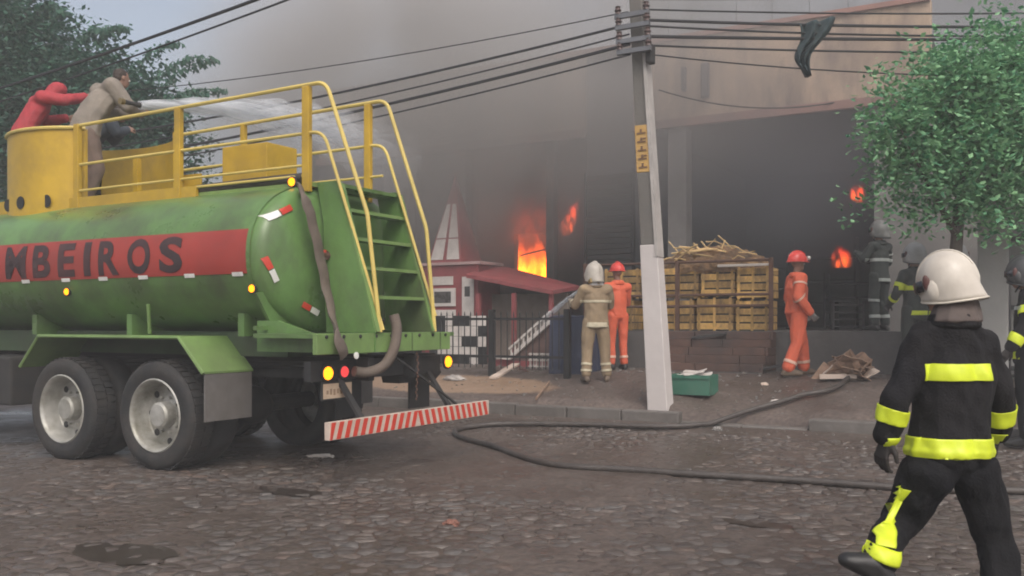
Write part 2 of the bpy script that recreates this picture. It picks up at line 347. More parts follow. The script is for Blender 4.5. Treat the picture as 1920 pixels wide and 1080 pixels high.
def cobbles():
    S = .125; pts = {}
    i0, i1 = int(-11/S), int(6/S); j0, j1 = int(2.0/S), int(10.9/S)
    rr = random.Random(3)
    for j in range(j0-1, j1+2):
        for i in range(i0-1, i1+2):
            pts[i, j] = (i*S + (S/2 if j % 2 else 0) + rr.uniform(-.42,.42)*S, j*S + rr.uniform(-.38,.38)*S)
    out = []
    for j in range(j0, j1):
        for i in range(i0, i1):
            cx, cy_ = pts[i, j]; X = cx*CS+cy_*SN; Y = -cx*SN+cy_*CS
            if Y < 2.6 or Y > 12 or abs(X) > Y*.62+.5: continue
            poly = [(cx-.12,cy_-.12),(cx+.12,cy_-.12),(cx+.12,cy_+.12),(cx-.12,cy_+.12)]
            for dj in (-1,0,1):
                for di in (-2,-1,0,1,2):
                    if not (di or dj): continue
                    q = pts.get((i+di, j+dj))
                    if not q: continue
                    mx, my = (cx+q[0])/2, (cy_+q[1])/2; nx, ny = q[0]-cx, q[1]-cy_
                    D = [(p[0]-mx)*nx+(p[1]-my)*ny for p in poly]
                    if max(D) <= 0: continue
                    new = []
                    for a in range(len(poly)):
                        b = (a+1) % len(poly); p, r_ = poly[a], poly[b]
                        if D[a] <= 0: new.append(p)
                        if (D[a] < 0) != (D[b] < 0) and D[a] != D[b]:
                            t = D[a]/(D[a]-D[b]); new.append((p[0]+(r_[0]-p[0])*t, p[1]+(r_[1]-p[1])*t))
                    poly = new
            # drop very short edges
            pl = [p for a, p in enumerate(poly) if math.dist(p, poly[a-1]) > .012]
            if len(pl) < 3: continue
            poly = pl
            z = H(cx, cy_) + rr.uniform(-.001, .010); tx, ty = rr.uniform(-.05,.05), rr.uniform(-.05,.05)
            def ring(s_, dz):
                return [(cx+(p[0]-cx)*s_, cy_+(p[1]-cy_)*s_, z+dz+tx*(p[0]-cx)+ty*(p[1]-cy_)) for p in poly]
            rings = [ring(.93,-.05), ring(.92,-.012), ring(.80,-.001)]
            n = len(poly); vs = [p for q in rings for p in q] + [(cx, cy_, z+.003)]
            fs = [(a*n+b, a*n+(b+1)%n, (a+1)*n+(b+1)%n, (a+1)*n+b) for a in range(2) for b in range(n)] + [(2*n+b, 2*n+(b+1)%n, 3*n) for b in range(n)]
            px = 960+F*X/Y; py = 605+F*(CAM_Z-z)/Y
            vis = (0 < px < 1920 and py < 1080)
            hidden = (px < 620 and py < 860)
            out.append((1/Y**3 if vis and not hidden else 0, vs, fs, (cx, cy_, z)))
    out.sort(key=lambda a: -a[0]); return out
cob = cobbles()
for k, (wgt, vs, fs, c) in enumerate(cob[:300]):
    me = bpy.data.meshes.new('cobblestone'); me.from_pydata([(a[0]-c[0], a[1]-c[1], a[2]-c[2]) for a in vs], [], fs); me.materials.append(stone_m)
    me.polygons.foreach_set('use_smooth', [True]*len(fs))
    o = bpy.data.objects.new('cobblestone', me); C.objects.link(o); o.parent = road; o.location = c
g = MB()
for wgt, vs, fs, c in cob[300:]: g.add(vs, fs)
o = g.build('cobblestones_beyond', stone_m, road); o['kind'] = 'stuff'
o.data.polygons.foreach_set('use_smooth', [True]*len(o.data.polygons))

# ------------------------------------------------------------------ the burning building
VB = 16.0
facade_m = mat('stained_beige_render', (.42,.31,.225), .85, .25, .9, .15, 12, dirt=.92, dirtcol=(.13,.10,.09), wave=3.5)
pink_m = mat('pink_trim', (.30,.16,.13), .8, .25, 1.2, dirt=.7, dirtcol=(.12,.09,.09))
upper_m = mat('blue_grey_cladding', (.27,.29,.32), .7, .12, .8, .1, 10, wave=3, dirt=.7, dirtcol=(.16,.17,.18))
grey_w = mat('grey_render', (.24,.225,.215), .85, .18, 1.2, .2, 20, dirt=.5, dirtcol=(.12,.11,.11))
soot_f = mat('soot_covered_render', (.12,.12,.13), .9, .3, 1.2, .2, 10, dirt=.6, dirtcol=(.05,.05,.055))
bld = thing('shop_building', 'burning shop building with beige parapet and wide black opening, smoke pouring out', 'building', (-6, VB, .68))
g = MB().box(-14, -7.45, VB, VB+.3, 5.0, 6.55); g.box(-6.5, -1.5, VB, VB+.3, 5.0, 6.55); g.build('parapet', facade_m, bld)
MB().box(-7.447, -6.503, VB+.04, VB+.3, 4.2, 6.55).build('parapet', soot_f, bld)
g = MB().box(-14, -7.45, VB-.12, VB-.003, 4.92, 5.06).box(-6.5, -1.5, VB-.12, VB-.003, 4.92, 5.06); g.build('trim', pink_m, bld)
MB().box(-14, -1.5, VB-.06, VB-.003, 6.49, 6.57).build('coping', pink_m, bld)
# cladding above: upright panels
k = 0; uu = -13.9
while uu < -1.6:
    wd = min(.62, -1.5-uu)
    if uu > -7: MB().box(uu+.004, uu+wd-.004, VB+.05+.012*(k%2), VB+.2, 6.58, 8.2).build('cladding_panel', upper_m, bld)
    uu += wd; k += 1
# walls and pillars of the front
MB().box(-2.33, -.2, VB, VB+.3, .6, 4.99).build('wall', grey_w, bld)
MB().box(-5.82, -5.48, VB-.02, VB+.3, .6, 4.9).build('pillar', grey_w, bld)
MB().box(-7.44, -6.5, VB+.05, VB+.3, .6, 4.2).build('wall', soot_f, bld)
MB().box(-14.0, -12.2, VB, VB+.3, .6, 4.99).build('wall', soot_f, bld)
# interior: back wall, side walls, ceiling, floor
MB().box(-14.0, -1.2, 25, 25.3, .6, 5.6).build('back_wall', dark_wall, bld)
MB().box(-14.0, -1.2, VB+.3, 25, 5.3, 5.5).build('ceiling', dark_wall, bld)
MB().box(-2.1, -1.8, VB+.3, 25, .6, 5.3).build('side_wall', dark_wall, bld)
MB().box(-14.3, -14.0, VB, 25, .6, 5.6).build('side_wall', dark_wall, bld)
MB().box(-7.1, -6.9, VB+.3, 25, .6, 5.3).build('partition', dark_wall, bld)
MB().box(-14.3, -1.5, VB+.22, 26, 6.0, 6.15).build('roof', upper_m, bld)
# charred inner wall with the hole the fire shows through
wu0, wu1, wz0, wz1, vi = -9.68, -8.87, 2.30, 3.30, 17.2
for a in ((-13.9, wu0, .6, 5.2), (wu1, -7.12, .6, 5.2), (wu0, wu1, .6, wz0), (wu0, wu1, wz1, 5.2)):
    MB().box(a[0], a[1], vi, vi+.18, a[2], a[3]).build('inner_wall', dark_wall, bld)
for uu in (-11.6, -10.2, -8.35):
    MB().box(uu, uu+.16, VB+.1, VB+.3, .6, 5.0).build('post', dark_wall, bld)
MB().box(-10.18, -9.9, VB-.05, VB+.05, 2.35, 3.1).build('notice_board', mat('grey_board', (.32,.31,.29), .8, .3, 3, dirt=.6), bld)
# stains and broken pipes hanging on the parapet
soot_s = mat('soot_streak', (.07,.06,.065), .9, .2, 3)
for px_, y0, y1, wd in ((1322, 118, 182, .14), (1282, 125, 170, .08)):
    a, b = at_v(px_, y0, VB-.06), at_v(px_, y1, VB-.06)
    MB().box(a.x-wd/2, a.x+wd/2, VB-.10, VB-.004, b.z, a.z, .02).build('downpipe', soot_s, bld)
# half-lowered roller shutter
sh = thing('roller_shutter', 'dark scorched roller shutter hanging half down beside the concrete pole', 'shutter', (-6.97, VB-.05, 2.4))
for k in range(17): MB().box(-7.42, -6.52, VB-.03, VB+.02, 2.5+k*.1, 2.592+k*.1, .012).build('slat', chassis, sh)
for s_ in (-7.46, -6.5): MB().box(s_, s_+.035, VB-.06, VB+.03, 1.3, 4.25).build('guide_rail', black_m, sh)

# fires
def flame(mb, c, h, r, lean=0.0, n=10, seed=0):
    rings = []; K = 9
    for i in range(K):
        t = i/(K-1); rad = r*(math.sin(PI*min(1, t*.8+.22))**.8)*(1-t**2.2)+.004
        o_ = Vector((lean*t*h+ .12*h*noise.noise(Vector((seed, t*2.2, 0))), .1*h*noise.noise(Vector((seed+5, t*2, 0))), t*h))
        rings.append([Vector(c)+o_+Vector((math.cos(2*PI*j/n), math.sin(2*PI*j/n), 0))*rad*(1+.3*noise.noise(Vector((j*.9+seed, t*3, 1)))) for j in range(n)])
    mb.loft(rings)
def fire_gas(name, lowc, topc, strength):
    m = bpy.data.materials.new(name); m.use_nodes = True; t = m.node_tree; n = t.nodes; l = t.links
    n.clear(); o = n.new('ShaderNodeOutputMaterial'); e = n.new('ShaderNodeEmission')
    tc = n.new('ShaderNodeTexCoord'); sp = n.new('ShaderNodeSeparateXYZ'); l.new(tc.outputs['Generated'], sp.inputs[0])
    nz = n.new('ShaderNodeTexNoise'); nz.inputs['Scale'].default_value = 5; nz.inputs['Detail'].default_value = 3; nz.inputs['Distortion'].default_value = 1.2
    mp = n.new('ShaderNodeMapping'); mp.inputs['Scale'].default_value = (1,1,.45); l.new(tc.outputs['Object'], mp.inputs[0]); l.new(mp.outputs[0], nz.inputs[0])
    # fades towards its own outline and its tip
    cx = n.new('ShaderNodeVectorMath'); cx.operation = 'SUBTRACT'; cx.inputs[1].default_value = (.5,.5,.38); l.new(tc.outputs['Generated'], cx.inputs[0])
    sc_ = n.new('ShaderNodeVectorMath'); sc_.operation = 'MULTIPLY'; sc_.inputs[1].default_value = (2.1,2.1,1.55); l.new(cx.outputs[0], sc_.inputs[0])
    ln = n.new('ShaderNodeVectorMath'); ln.operation = 'LENGTH'; l.new(sc_.outputs[0], ln.inputs[0])
    f = n.new('ShaderNodeMapRange'); f.interpolation_type = 'SMOOTHSTEP'; f.inputs[1].default_value = 1.05; f.inputs[2].default_value = .25; l.new(ln.outputs['Value'], f.inputs[0])
    q = n.new('ShaderNodeMapRange'); q.interpolation_type = 'SMOOTHSTEP'; q.inputs[1].default_value = .36; q.inputs[2].default_value = .62; q.inputs[4].default_value = strength; l.new(nz.outputs['Fac'], q.inputs[0])
    a = n.new('ShaderNodeMath'); a.operation = 'MULTIPLY'; l.new(f.outputs[0], a.inputs[0]); l.new(q.outputs[0], a.inputs[1]); l.new(a.outputs[0], e.inputs[1])
    r = n.new('ShaderNodeValToRGB'); r.color_ramp.elements[0].position = .15; r.color_ramp.elements[1].position = .8; r.color_ramp.elements[0].color = (*lowc,1); r.color_ramp.elements[1].color = (*topc,1)
    l.new(sp.outputs[2], r.inputs[0]); l.new(r.outputs[0], e.inputs[0]); l.new(e.outputs[0], o.inputs['Volume']); return m
gas_hot = fire_gas('fire_gas_orange', (1,.22,.008), (1,.06,.004), 7.5)
gas_red = fire_gas('fire_gas_red', (1,.12,.02), (.8,.03,.01), 10.0)
fr = thing('fire', 'bright orange fire filling the square hole in the black inner wall', 'fire', (-9.3, 17.7, 1.9))
MB().box(-10.3, -8.6, 17.5, 18.6, 1.5, 1.98, .05).build('burning_rubble', dark_wall, fr)
for k in range(22):
    g = MB(); flame(g, (-10.3+k*.085, 17.65+R.uniform(0,.7), 1.95), R.uniform(1.2,1.9), R.uniform(.26,.36), R.uniform(-.05,.1), seed=k*3.1); g.build('flame', gas_hot, fr, smooth=True)
MB().slab((-9.66,17.42,2.86),(-8.9,17.42,3.0),(0,0,1),.03,.03).build('bent_rod', black_m, fr)
glow_haze = fire_gas('red_glow_haze', (1,.10,.02), (.7,.04,.02), 1.3)  # faint glowing shapes paint the fire's red glow in the haze above the hole
for k in range(3):
    g = MB(); flame(g, (-9.6+k*.33, 17.0, 3.05), 1.3, .34, .15, seed=60+k); g.build('flame', glow_haze, fr, smooth=True)
fr2 = thing('fire', 'thin red tongue of fire leaning over, right of the burning hole', 'fire', (-7.9, VB+.6, 3.0))
a, b = at_v(1048, 436, VB+.3), at_v(1078, 370, VB+.3)
for k in range(3):
    g = MB(); flame(g, (a.x+.02+k*.05, VB+.45+k*.05, a.z-.06+.12*k), b.z-a.z-.1*k+.15, .17-.03*k, .42, seed=20+k); g.build('flame', gas_red, fr2, smooth=True)
fr3 = thing('fire', 'small pink-orange flame high on the edge of the wide black opening', 'fire', (-2.6, VB+.2, 3.4))
a = at_v(1607, 374, VB+.2)
for k in range(3):
    g = MB(); flame(g, (a.x-.04+.05*k, VB+.15, a.z-.03*k), .30+.04*k, .11, .1, seed=30+k); g.build('flame', gas_red, fr3, smooth=True)
fr4 = thing('fire', 'dim red flame low inside the wide black opening behind the orange-suited worker', 'fire', (-2.9, VB+.6, 2.1))
a = at_v(1577, 502, VB+.5)
for k in range(3):
    g = MB(); flame(g, (a.x-.05+.06*k, VB+.5, a.z), .45-.03*k, .14, .0, seed=40+k); g.build('flame', gas_red, fr4, smooth=True)

# platform with steps
PLT = 1.30
plat_m = mat('dark_wet_concrete', (.10,.092,.088), .6, .3, 1.5, .2, 20, dirt=.5, dirtcol=(.05,.045,.045))
tag(MB().box(-7.1, .8, 14.6, 25, .5, PLT).build('platform', plat_m), kind='structure')
st = MB().box(-5.3, -3.55, 13.75, 14.596, .4, .69).build('steps', plat_m); tag(st, kind='structure')
brick_m = mat('brown_step_tile', (.11,.06,.045), .7, .3, 3, dirt=.7, dirtcol=(.04,.035,.035))
for i in range(5):
    z = .69+i*.12; v0 = 13.8+i*.15
    uu = -5.3
    while uu < -3.56:
        wd = min(R.choice((.5,.7,.85)), -3.55-uu)
        MB().box(uu+.004, uu+wd-.006, v0+R.uniform(0,.01), 14.596, z+.003, z+.12, .006).build('step_tile', brick_m, st); uu += wd
# railing on the platform edge
rl = thing('railing', 'rusty brown pipe railing on the platform edge in front of the yellow pile', 'railing', (-4.6, 14.7, PLT))
for z in (2.42, 1.88, 1.70): MB().cyl((-6.9,14.7,z), (-3.66,14.7,z), .022, n=8).build('rail', rust, rl)
for uu in (-3.66, -5.19, -6.85): MB().box(uu-.03, uu+.03, 14.67, 14.73, PLT, 2.45).build('post', rust, rl)

# yellow-brown pile behind the railing
def crate(u0, u1, v0, v1, z0, z1, label, tilt=0):
    c = thing('wooden_crate', label, 'crate', ((u0+u1)/2, (v0+v1)/2, z0), 'slatted crates behind the railing')
    w_ = (z1-z0-.02)/4
    for k in range(4):
        z = z0+.01+k*w_
        MB().box(u0, u1, v0, v0+.015, z+.012, z+w_-.014, .003).build('slat', wood, c)
        MB().box(u1-.015, u1, v0+.018, v1-.018, z+.006, z+w_-.008).build('slat', wood, c)
        MB().box(u0, u0+.015, v0+.018, v1-.018, z+.006, z+w_-.008).build('slat', wood, c)
        MB().box(u0, u1, v1-.015, v1, z+.006, z+w_-.008).build('slat', wood, c)
    for a in (u0+.02, (u0+u1)/2-.02, u1-.06): MB().box(a, a+.04, v0-.012, v0-.001, z0, z1).build('batten', wood, c)
    MB().box(u0+.017, u1-.017, v0+.02, v1-.02, z0+.02, z1-.05, .03).build('shade_block', dark_wall, c)  # dark block paints the shade inside the crate, seen between the slats
    c.rotation_euler.z += tilt
    return c
crate(-6.7,-6.05,14.9,15.4,PLT,1.83,'lower slatted crate behind the concrete pole, darkened with soot')
crate(-6.6,-5.95,14.92,15.42,1.84,2.36,'upper slatted crate between orange-clad helper and concrete pole', .03)
crate(-5.6,-4.98,14.88,15.4,PLT,1.82,'lower crate beside the pillar, first behind the railing')
crate(-5.55,-4.9,14.9,15.4,1.83,2.36,'upper crate under the left end of the cane heap', -.03)
crate(-4.92,-4.32,14.88,15.42,PLT,1.84,'lower crate in the middle of the pile behind the railing')
crate(-4.86,-4.3,14.9,15.4,1.85,2.38,'upper crate in the middle carrying the tallest canes', .02)
crate(-4.27,-3.74,14.88,15.42,PLT,1.80,'lower crate at the free end of the railing')
crate(-4.26,-3.72,14.9,15.4,1.81,2.33,'upper crate at the end beneath the white board', -.02)
MB().box(-4.55, -3.72, 14.80, 14.86, 2.33, 2.37, .008).build('white_board', white_wall, base=(-4.1,14.83,2.33))
tag(bpy.data.objects['white_board'], 'thin white board lying along the top of the end crate', 'board')
hp = thing('cane_heap', 'heap of yellow canes and straw piled on the slatted crates', 'heap', (-4.6, 15.15, 2.4))
rh = random.Random(11)
def heap_top(u_): return 2.78 - .32*abs((u_+4.75)/.85)**2.4
g = MB()
bmh = bmesh.new(); bmesh.ops.create_icosphere(bmh, subdivisions=4, radius=1)
for q in bmh.verts:
    q.co = Vector((-4.72+q.co.x*.92, 15.15+q.co.y*.3, 2.32+max(-.1,q.co.z)*.36)) + Vector((0,0,.09))*noise.noise(q.co*5) + q.co*.03*noise.noise(q.co*14)
g.bm(bmh); g.build('straw_mound', mat('straw', (.24,.14,.065), .9, .6, 7, .9, 22, dirt=.9, dirtcol=(.05,.035,.03)), hp)
for k in range(46):
    u0 = -4.72+rh.uniform(-.85,.85); zt = heap_top(u0)
    ang = rh.gauss(0,.5); L2 = rh.uniform(.22,.6)
    a = Vector((u0-math.cos(ang)*L2/2, 14.92+rh.uniform(-.05,.3), zt-.06+rh.uniform(-.3,.02)-math.sin(ang)*L2/2)); b = a+Vector((math.cos(ang)*L2, rh.uniform(-.1,.1), math.sin(ang)*L2*.8))
    mid = (a+b)/2+Vector((0,0,rh.uniform(0,.06)))
    MB().tube([a,mid,b], rh.uniform(.008,.016), 6).build('cane', cane_m, hp)
MB().tube([(-5.35,14.9,2.42),(-5.0,14.88,2.68),(-4.9,14.88,2.72)], .014, 6).build('cane', cane_m, hp)

# right side: neighbour wall, pillar
tag(MB().box(-.2, 12, 15.6, 15.8, .5, 3.6).build('boundary_wall', grey_w, base=(3,15.7,.6)), 'grey rendered boundary wall beyond the shaggy green tree', 'wall')
pl_m = mat('light_grey_render', (.36,.35,.335), .85, .1, 1.5, .15, 30, dirt=.4, dirtcol=(.2,.19,.18))
pt = thing('gate_pillar', 'pale grey square gate pillar below the green tree', 'pillar', (-.5, 13.9, .68))
MB().box(-.72,-.36,13.8,14.16,.6,3.25,.02).build('shaft', pl_m, pt); MB().box(-.77,-.31,13.75,14.21,3.253,3.33,.015).build('cap', concrete, pt)
gt = thing('iron_gate', 'dark sheet-metal gate leaf hung on the pale grey pillar', 'gate', (.5,14,.68))
MB().box(-.33,.9,13.95,13.99,.75,2.6).build('leaf', mat('gate_grey', (.20,.195,.19), .7, .2, 3, dirt=.4), gt)
for z in (.8, 1.6, 2.5): MB().box(-.33,.9,13.92,13.948,z,z+.06).build('crossbar', black_m, gt)

# ------------------------------------------------------------------ playhouse, fence, forecourt clutter on the left
ph = thing('playhouse', 'small red and white playhouse with a pointed spire behind the black fence', 'playhouse', (-9.0,15.0,.6))
def zz(px, py, v): return at_v(px, py, v).z
VP = 14.9
ua = at_v(812,500,VP).x-.25; ub = at_v(897,500,VP).x; ztop = zz(850,497,VP)
MB().box(ua, ub, VP, VP+.8, .6, ztop).build('wall', red_wall, ph)
sa, sb = at_v(815,497,VP), at_v(878,497,VP); ap = at_v(841,325,VP+.2)
cu = ap.x+.04; hw = (sb.x-sa.x)/2
def pyramid(mb, cu, cv, hw, z0, z1, s=1.0, k=0.0):
    mb.add([(cu-hw,cv-hw,z0),(cu+hw,cv-hw,z0),(cu+hw,cv+hw,z0),(cu-hw,cv+hw,z0),(cu,cv,z1)], [(0,1,4),(1,2,4),(2,3,4),(3,0,4),(3,2,1,0)])
g = MB(); pyramid(g, cu, VP+hw, hw, ztop+.06, ap.z); sp = g.build('spire', red_wall, ph)
# white faces of the spire, proud of the red ribs
zb = ztop+.09; zt2 = ap.z-.62
def on_face(s_, t):    # front face of the spire: s -1..1 across, t height 0..1
    z = ztop+.06 + t*(ap.z-ztop-.06); wv = hw*(1-t)
    return Vector((cu+s_*wv, VP+hw-wv-.012, z))
for s0, s1 in ((-.88,-.12),(.12,.88)):
    for t0, t1 in ((.03,.26),(.275,.66)):
        a = [on_face(s0,t0), on_face(s1,t0), on_face(s1 if t1<.5 else s1*.9,t1), on_face(s0 if t1<.5 else s0*.9,t1)]
        if s0 < 0 and t1 > .5: a[2] = on_face(-.2, t1)
        if s0 > 0 and t1 > .5: a[3] = on_face(.2, t1)
        MB().loft([a, [q+Vector((0,.015,0)) for q in a]]).build('panel', white_wall, sp)
MB().box(ua, ub+.08, VP-.05, VP+.8, ztop+.003, ztop+.057).build('cornice', mat('pale_pink_board', (.42,.28,.27), .8), ph)
def face_box(name, m, x0, x1, y0, y1, th=.02, parent=None, v=None):
    vv = v or VP; a, b = at_v(x0,y0,vv), at_v(x1,y1,vv)
    return MB().box(a.x, b.x, vv-th, vv-.002, b.z, a.z, .004).build(name, m, parent or ph)
face_box('panel', white_wall, 812, 850, 519, 534)
wf = face_box('window_frame', white_wall, 812, 855, 541, 574, .03)
face_box('pane', mat('dark_pane', (.07,.065,.06), .3), 816, 847, 547, 568, .034, wf)
face_box('panel', white_wall, 812, 855, 581, 598)
wf = face_box('panel', white_wall, 867, 889, 519, 598)
face_box('small_window', mat('dark_pane', (.07,.065,.06), .3), 872, 882, 537, 556, .024, wf)
# lean-to of the playhouse with a sloping red roof
ra, rb = at_v(890,503,VP), at_v(1050,535,VP)
g = MB(); g.add([(ra.x,VP-.3,ra.z-.12),(rb.x,VP-.3,rb.z-.10),(rb.x,VP+.8,rb.z+.02),(ra.x,VP+.8,ra.z+.12),
  (ra.x,VP-.3,ra.z-.19),(rb.x,VP-.3,rb.z-.17),(rb.x,VP+.8,rb.z-.05),(ra.x,VP+.8,ra.z+.05)], [(0,1,2,3),(7,6,5,4),(0,4,5,1),(1,5,6,2),(2,6,7,3),(3,7,4,0)])
g.build('lean_to_roof', red_wall, ph)
MB().box(ub, rb.x-.1, VP+.5, VP+.6, .6, rb.z-.12).build('lean_to_wall', mat('dull_beige', (.30,.25,.21), .85, .3, 1.5, dirt=.6), ph)
for q in (ub+.1, (ub+rb.x)/2, rb.x-.1): MB().box(q, q+.07, VP-.25, VP-.18, .6, rb.z-.13).build('post', red_wall, ph)
# black and white chequered screen
ck = thing('chequered_screen', 'black and white chequered screen standing behind the black fence', 'screen', (-8.6,14.3,.6))
VC = 14.3; a, b = at_v(806,592,VC), at_v(912,704,VC)
MB().box(a.x,b.x,VC,VC+.04,.6,a.z).build('backing', black_m, ck)
nx, ny = 7, 5; du = (b.x-a.x)/nx; dz = (a.z-.62)/ny; rc = random.Random(5)
for i in range(nx):
    for j in range(ny):
        if rc.random() < .56:
            MB().box(a.x+i*du+.004, a.x+(i+1)*du-.004, VC-.014, VC-.001, .62+j*dz+.004, .62+(j+1)*dz-.004, .003).build('white_tile', white_wall, ck)
# white stair rail
wr = thing('stair_railing', 'white slatted stair railing sloping up beside the dark blue tarpaulin', 'railing', (-7.6,13.9,.62))
VS = 13.9; a, b = at_v(955,672,VS), at_v(1032,603,VS)
up = Vector((0,0,.16))
MB().slab(a, b, (0,0,1), .06, .05).build('rail', white_wall, wr); MB().slab(a+up, b+up, (0,0,1), .04, .05).build('rail', white_wall, wr)
for k in range(10):
    p = a+(b-a)*(k+.5)/10; MB().box(p.x-.012,p.x+.012,VS-.012,VS+.012,p.z+.03,p.z+.14).build('baluster', white_wall, wr)
MB().slab(at_v(928,668,VS), a, (0,0,1), .05, .05).build('rail', white_wall, wr)
MB().box(a.x-.35, b.x, VS+.04, VS+.2, .6, a.z-.03).build('base', red_wall, wr)
MB().prism([(a.x,a.z-.04),(b.x,a.z-.04),(b.x,b.z-.04)], 'v', VS+.04, VS+.16).build('cheek', mat('dusky_brown', (.13,.08,.07), .8, .3, 3), wr)
lb = thing('low_balustrade', 'low white lattice edging on the ground behind the fence', 'edging', (-7,13.6,.66))
a = at_v(992,675,13.6); b = at_v(1066,675,13.6)
for z in (.70, .80, .9): MB().box(a.x,b.x,13.58,13.61,z,z+.02).build('rail', white_wall, lb)
n_ = 14
for k in range(n_): q = a.x+(b.x-a.x)*k/(n_-1); MB().box(q,q+.03,13.613,13.63,.66,.93).build('slat', white_wall, lb)
# blue tarpaulin over a bin
tb = thing('tarpaulin_bin', 'dark blue tarpaulin draped over a tall bin behind the tan-coated firefighter', 'tarpaulin', (-6.4,13.2,.6))
VT = 13.15; a, b = at_v(1030,592,VT), at_v(1096,695,VT)
bm = bmesh.new(); bmesh.ops.create_cube(bm, size=1); bmesh.ops.subdivide_edges(bm, edges=bm.edges[:], cuts=14, use_grid_fill=True)
for q in bm.verts:
    t = .5-q.co.z; fl = 1+.10*t
    ang = math.atan2(q.co.y, q.co.x)
    r_ = 1+.05*t*math.sin(ang*11+3*noise.noise(q.co*3))
    q.co = Vector(((a.x+b.x)/2+q.co.x*(b.x-a.x)*fl*r_, VT+.3+q.co.y*.55*fl*r_, (a.z+.62)/2+q.co.z*(a.z-.62)))
    q.co.z += .03*noise.noise(q.co*4)
MB().bm(bm).build('sheet', mat('dark_blue_tarp', (.045,.055,.10), .5, .25, 3, .2, 15), tb, smooth=True)
MB().lathe([(.20,0),(.2,.08),(.22,.08),(.22,0)], ((a.x+b.x)/2, VT+.3, .58), 'z', 18).build('bin_foot', chassis, tb)

fn = thing('iron_fence', 'low black iron fence with thin upright bars in front of the playhouse', 'fence', (-8.5,12.9,.5))
VF = 12.9
for z in (1.49, .89): MB().box(-12.2,-6.3,VF-.02,VF+.02,z-.02,z+.02).build('rail', black_m, fn)
for q in (-12.0,-9.85,-7.67,-6.32): MB().box(q-.045,q+.045,VF-.045,VF+.045,H(q,VF)-.02,1.64).build('post', black_m, fn)
q = -12.1
while q < -6.3:
    g = MB().cyl((q,VF,.70),(q,VF,1.56),.009,n=6); g.cyl((q,VF,1.56),(q,VF,1.62),.014,.001,n=6); g.build('bar', black_m, fn); q += .115

# pole
pole_top = P(-4.45-.42*.9, 11.72, 7.6)
pole = thing('utility_pole', 'grey concrete utility pole with whitewashed base carrying all the cables', 'pole', (-4.45,11.72,.3))
def pole_c(z): return Vector((-4.37-.068*(z-.3)*.9, 11.72, z))     # it leans a little
def pole_w(z): return .150-.0095*(z-.3)
def pole_seg(name, m, z0, z1, extra=0, rib=True, nseg=4):
    rings = []
    for k in range(nseg+1):
        z = z0+(z1-z0)*k/nseg; c = pole_c(z); h = pole_w(z)+extra
        # the pole is a flanged section turned square to the street
        pts = [(-h,-h*.8),(h,-h*.8),(h,h*.8),(-h,h*.8)]
        rings.append([Vector((c.x+p[0]*.86, c.y+p[1], z)) for p in pts])
    return MB().loft(rings).build(name, m, pole, bevel=.012)
pole_seg('whitewashed_base', conc_w, .22, 2.46, .012)
pole_seg('shaft', mat('old_pole_concrete', (.135,.122,.11), .85, .15, 2.5, .2, 30, dirt=.5, dirtcol=(.14,.14,.13)), 2.461, 7.8)
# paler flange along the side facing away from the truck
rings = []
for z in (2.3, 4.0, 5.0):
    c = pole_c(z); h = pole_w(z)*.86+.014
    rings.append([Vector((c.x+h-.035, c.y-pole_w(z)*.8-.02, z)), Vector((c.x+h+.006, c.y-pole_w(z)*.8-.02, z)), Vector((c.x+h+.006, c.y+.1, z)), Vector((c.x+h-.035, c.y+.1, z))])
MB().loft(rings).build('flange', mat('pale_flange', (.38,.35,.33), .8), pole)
z0, z1 = zz(1212,322,11.6), zz(1212,232,11.6)
sg = pole_seg('number_band', mat('orange_yellow_band', (.50,.30,.09), .7, .15, 5, dirt=.4, dirtcol=(.3,.2,.1)), z0, z1, .008)
for k, t in enumerate((.12,.3,.48,.66,.84)):
    z = z0+(z1-z0)*t; c = pole_c(z); f_ = c.y-pole_w(z)*.8-.012
    g = MB(); g.box(c.x-.07,c.x+.05,f_-.003,f_-.001,z-.02,z+.0); g.box(c.x-.03,c.x+.0,f_-.003,f_-.001,z+.003,z+.045)
    if k % 2: g.box(c.x+.003,c.x+.05,f_-.003,f_-.001,z+.02,z+.04)
    g.build('painted_mark', mat('mark_brown', (.16,.09,.05), .8), sg)
for k, (z, sx) in enumerate(((5.35,1),(5.16,-1),(5.02,1),(5.5,-1))):
    c = pole_c(z); br = MB().box(c.x-.24,c.x+.24,c.y-.25,c.y-.19,z-.03,z+.03).build('bracket', mat('galvanised', (.18,.18,.19), .5, metal=.6), pole)
    for q in (-.2,.2): MB().lathe([(.001,.0),(.045,.0),(.03,.03),(.05,.05),(.03,.08),(.04,.10),(.001,.12)], (c.x+q, c.y-.22, z+.031), 'z', 10).build('insulator', mat('insulator_brown', (.08,.05,.045), .3), br)
MB().box(pole_c(4.9).x+.13,pole_c(4.9).x+.22,11.55,11.7,4.85,5.1,.02).build('junction_box', chassis, pole)

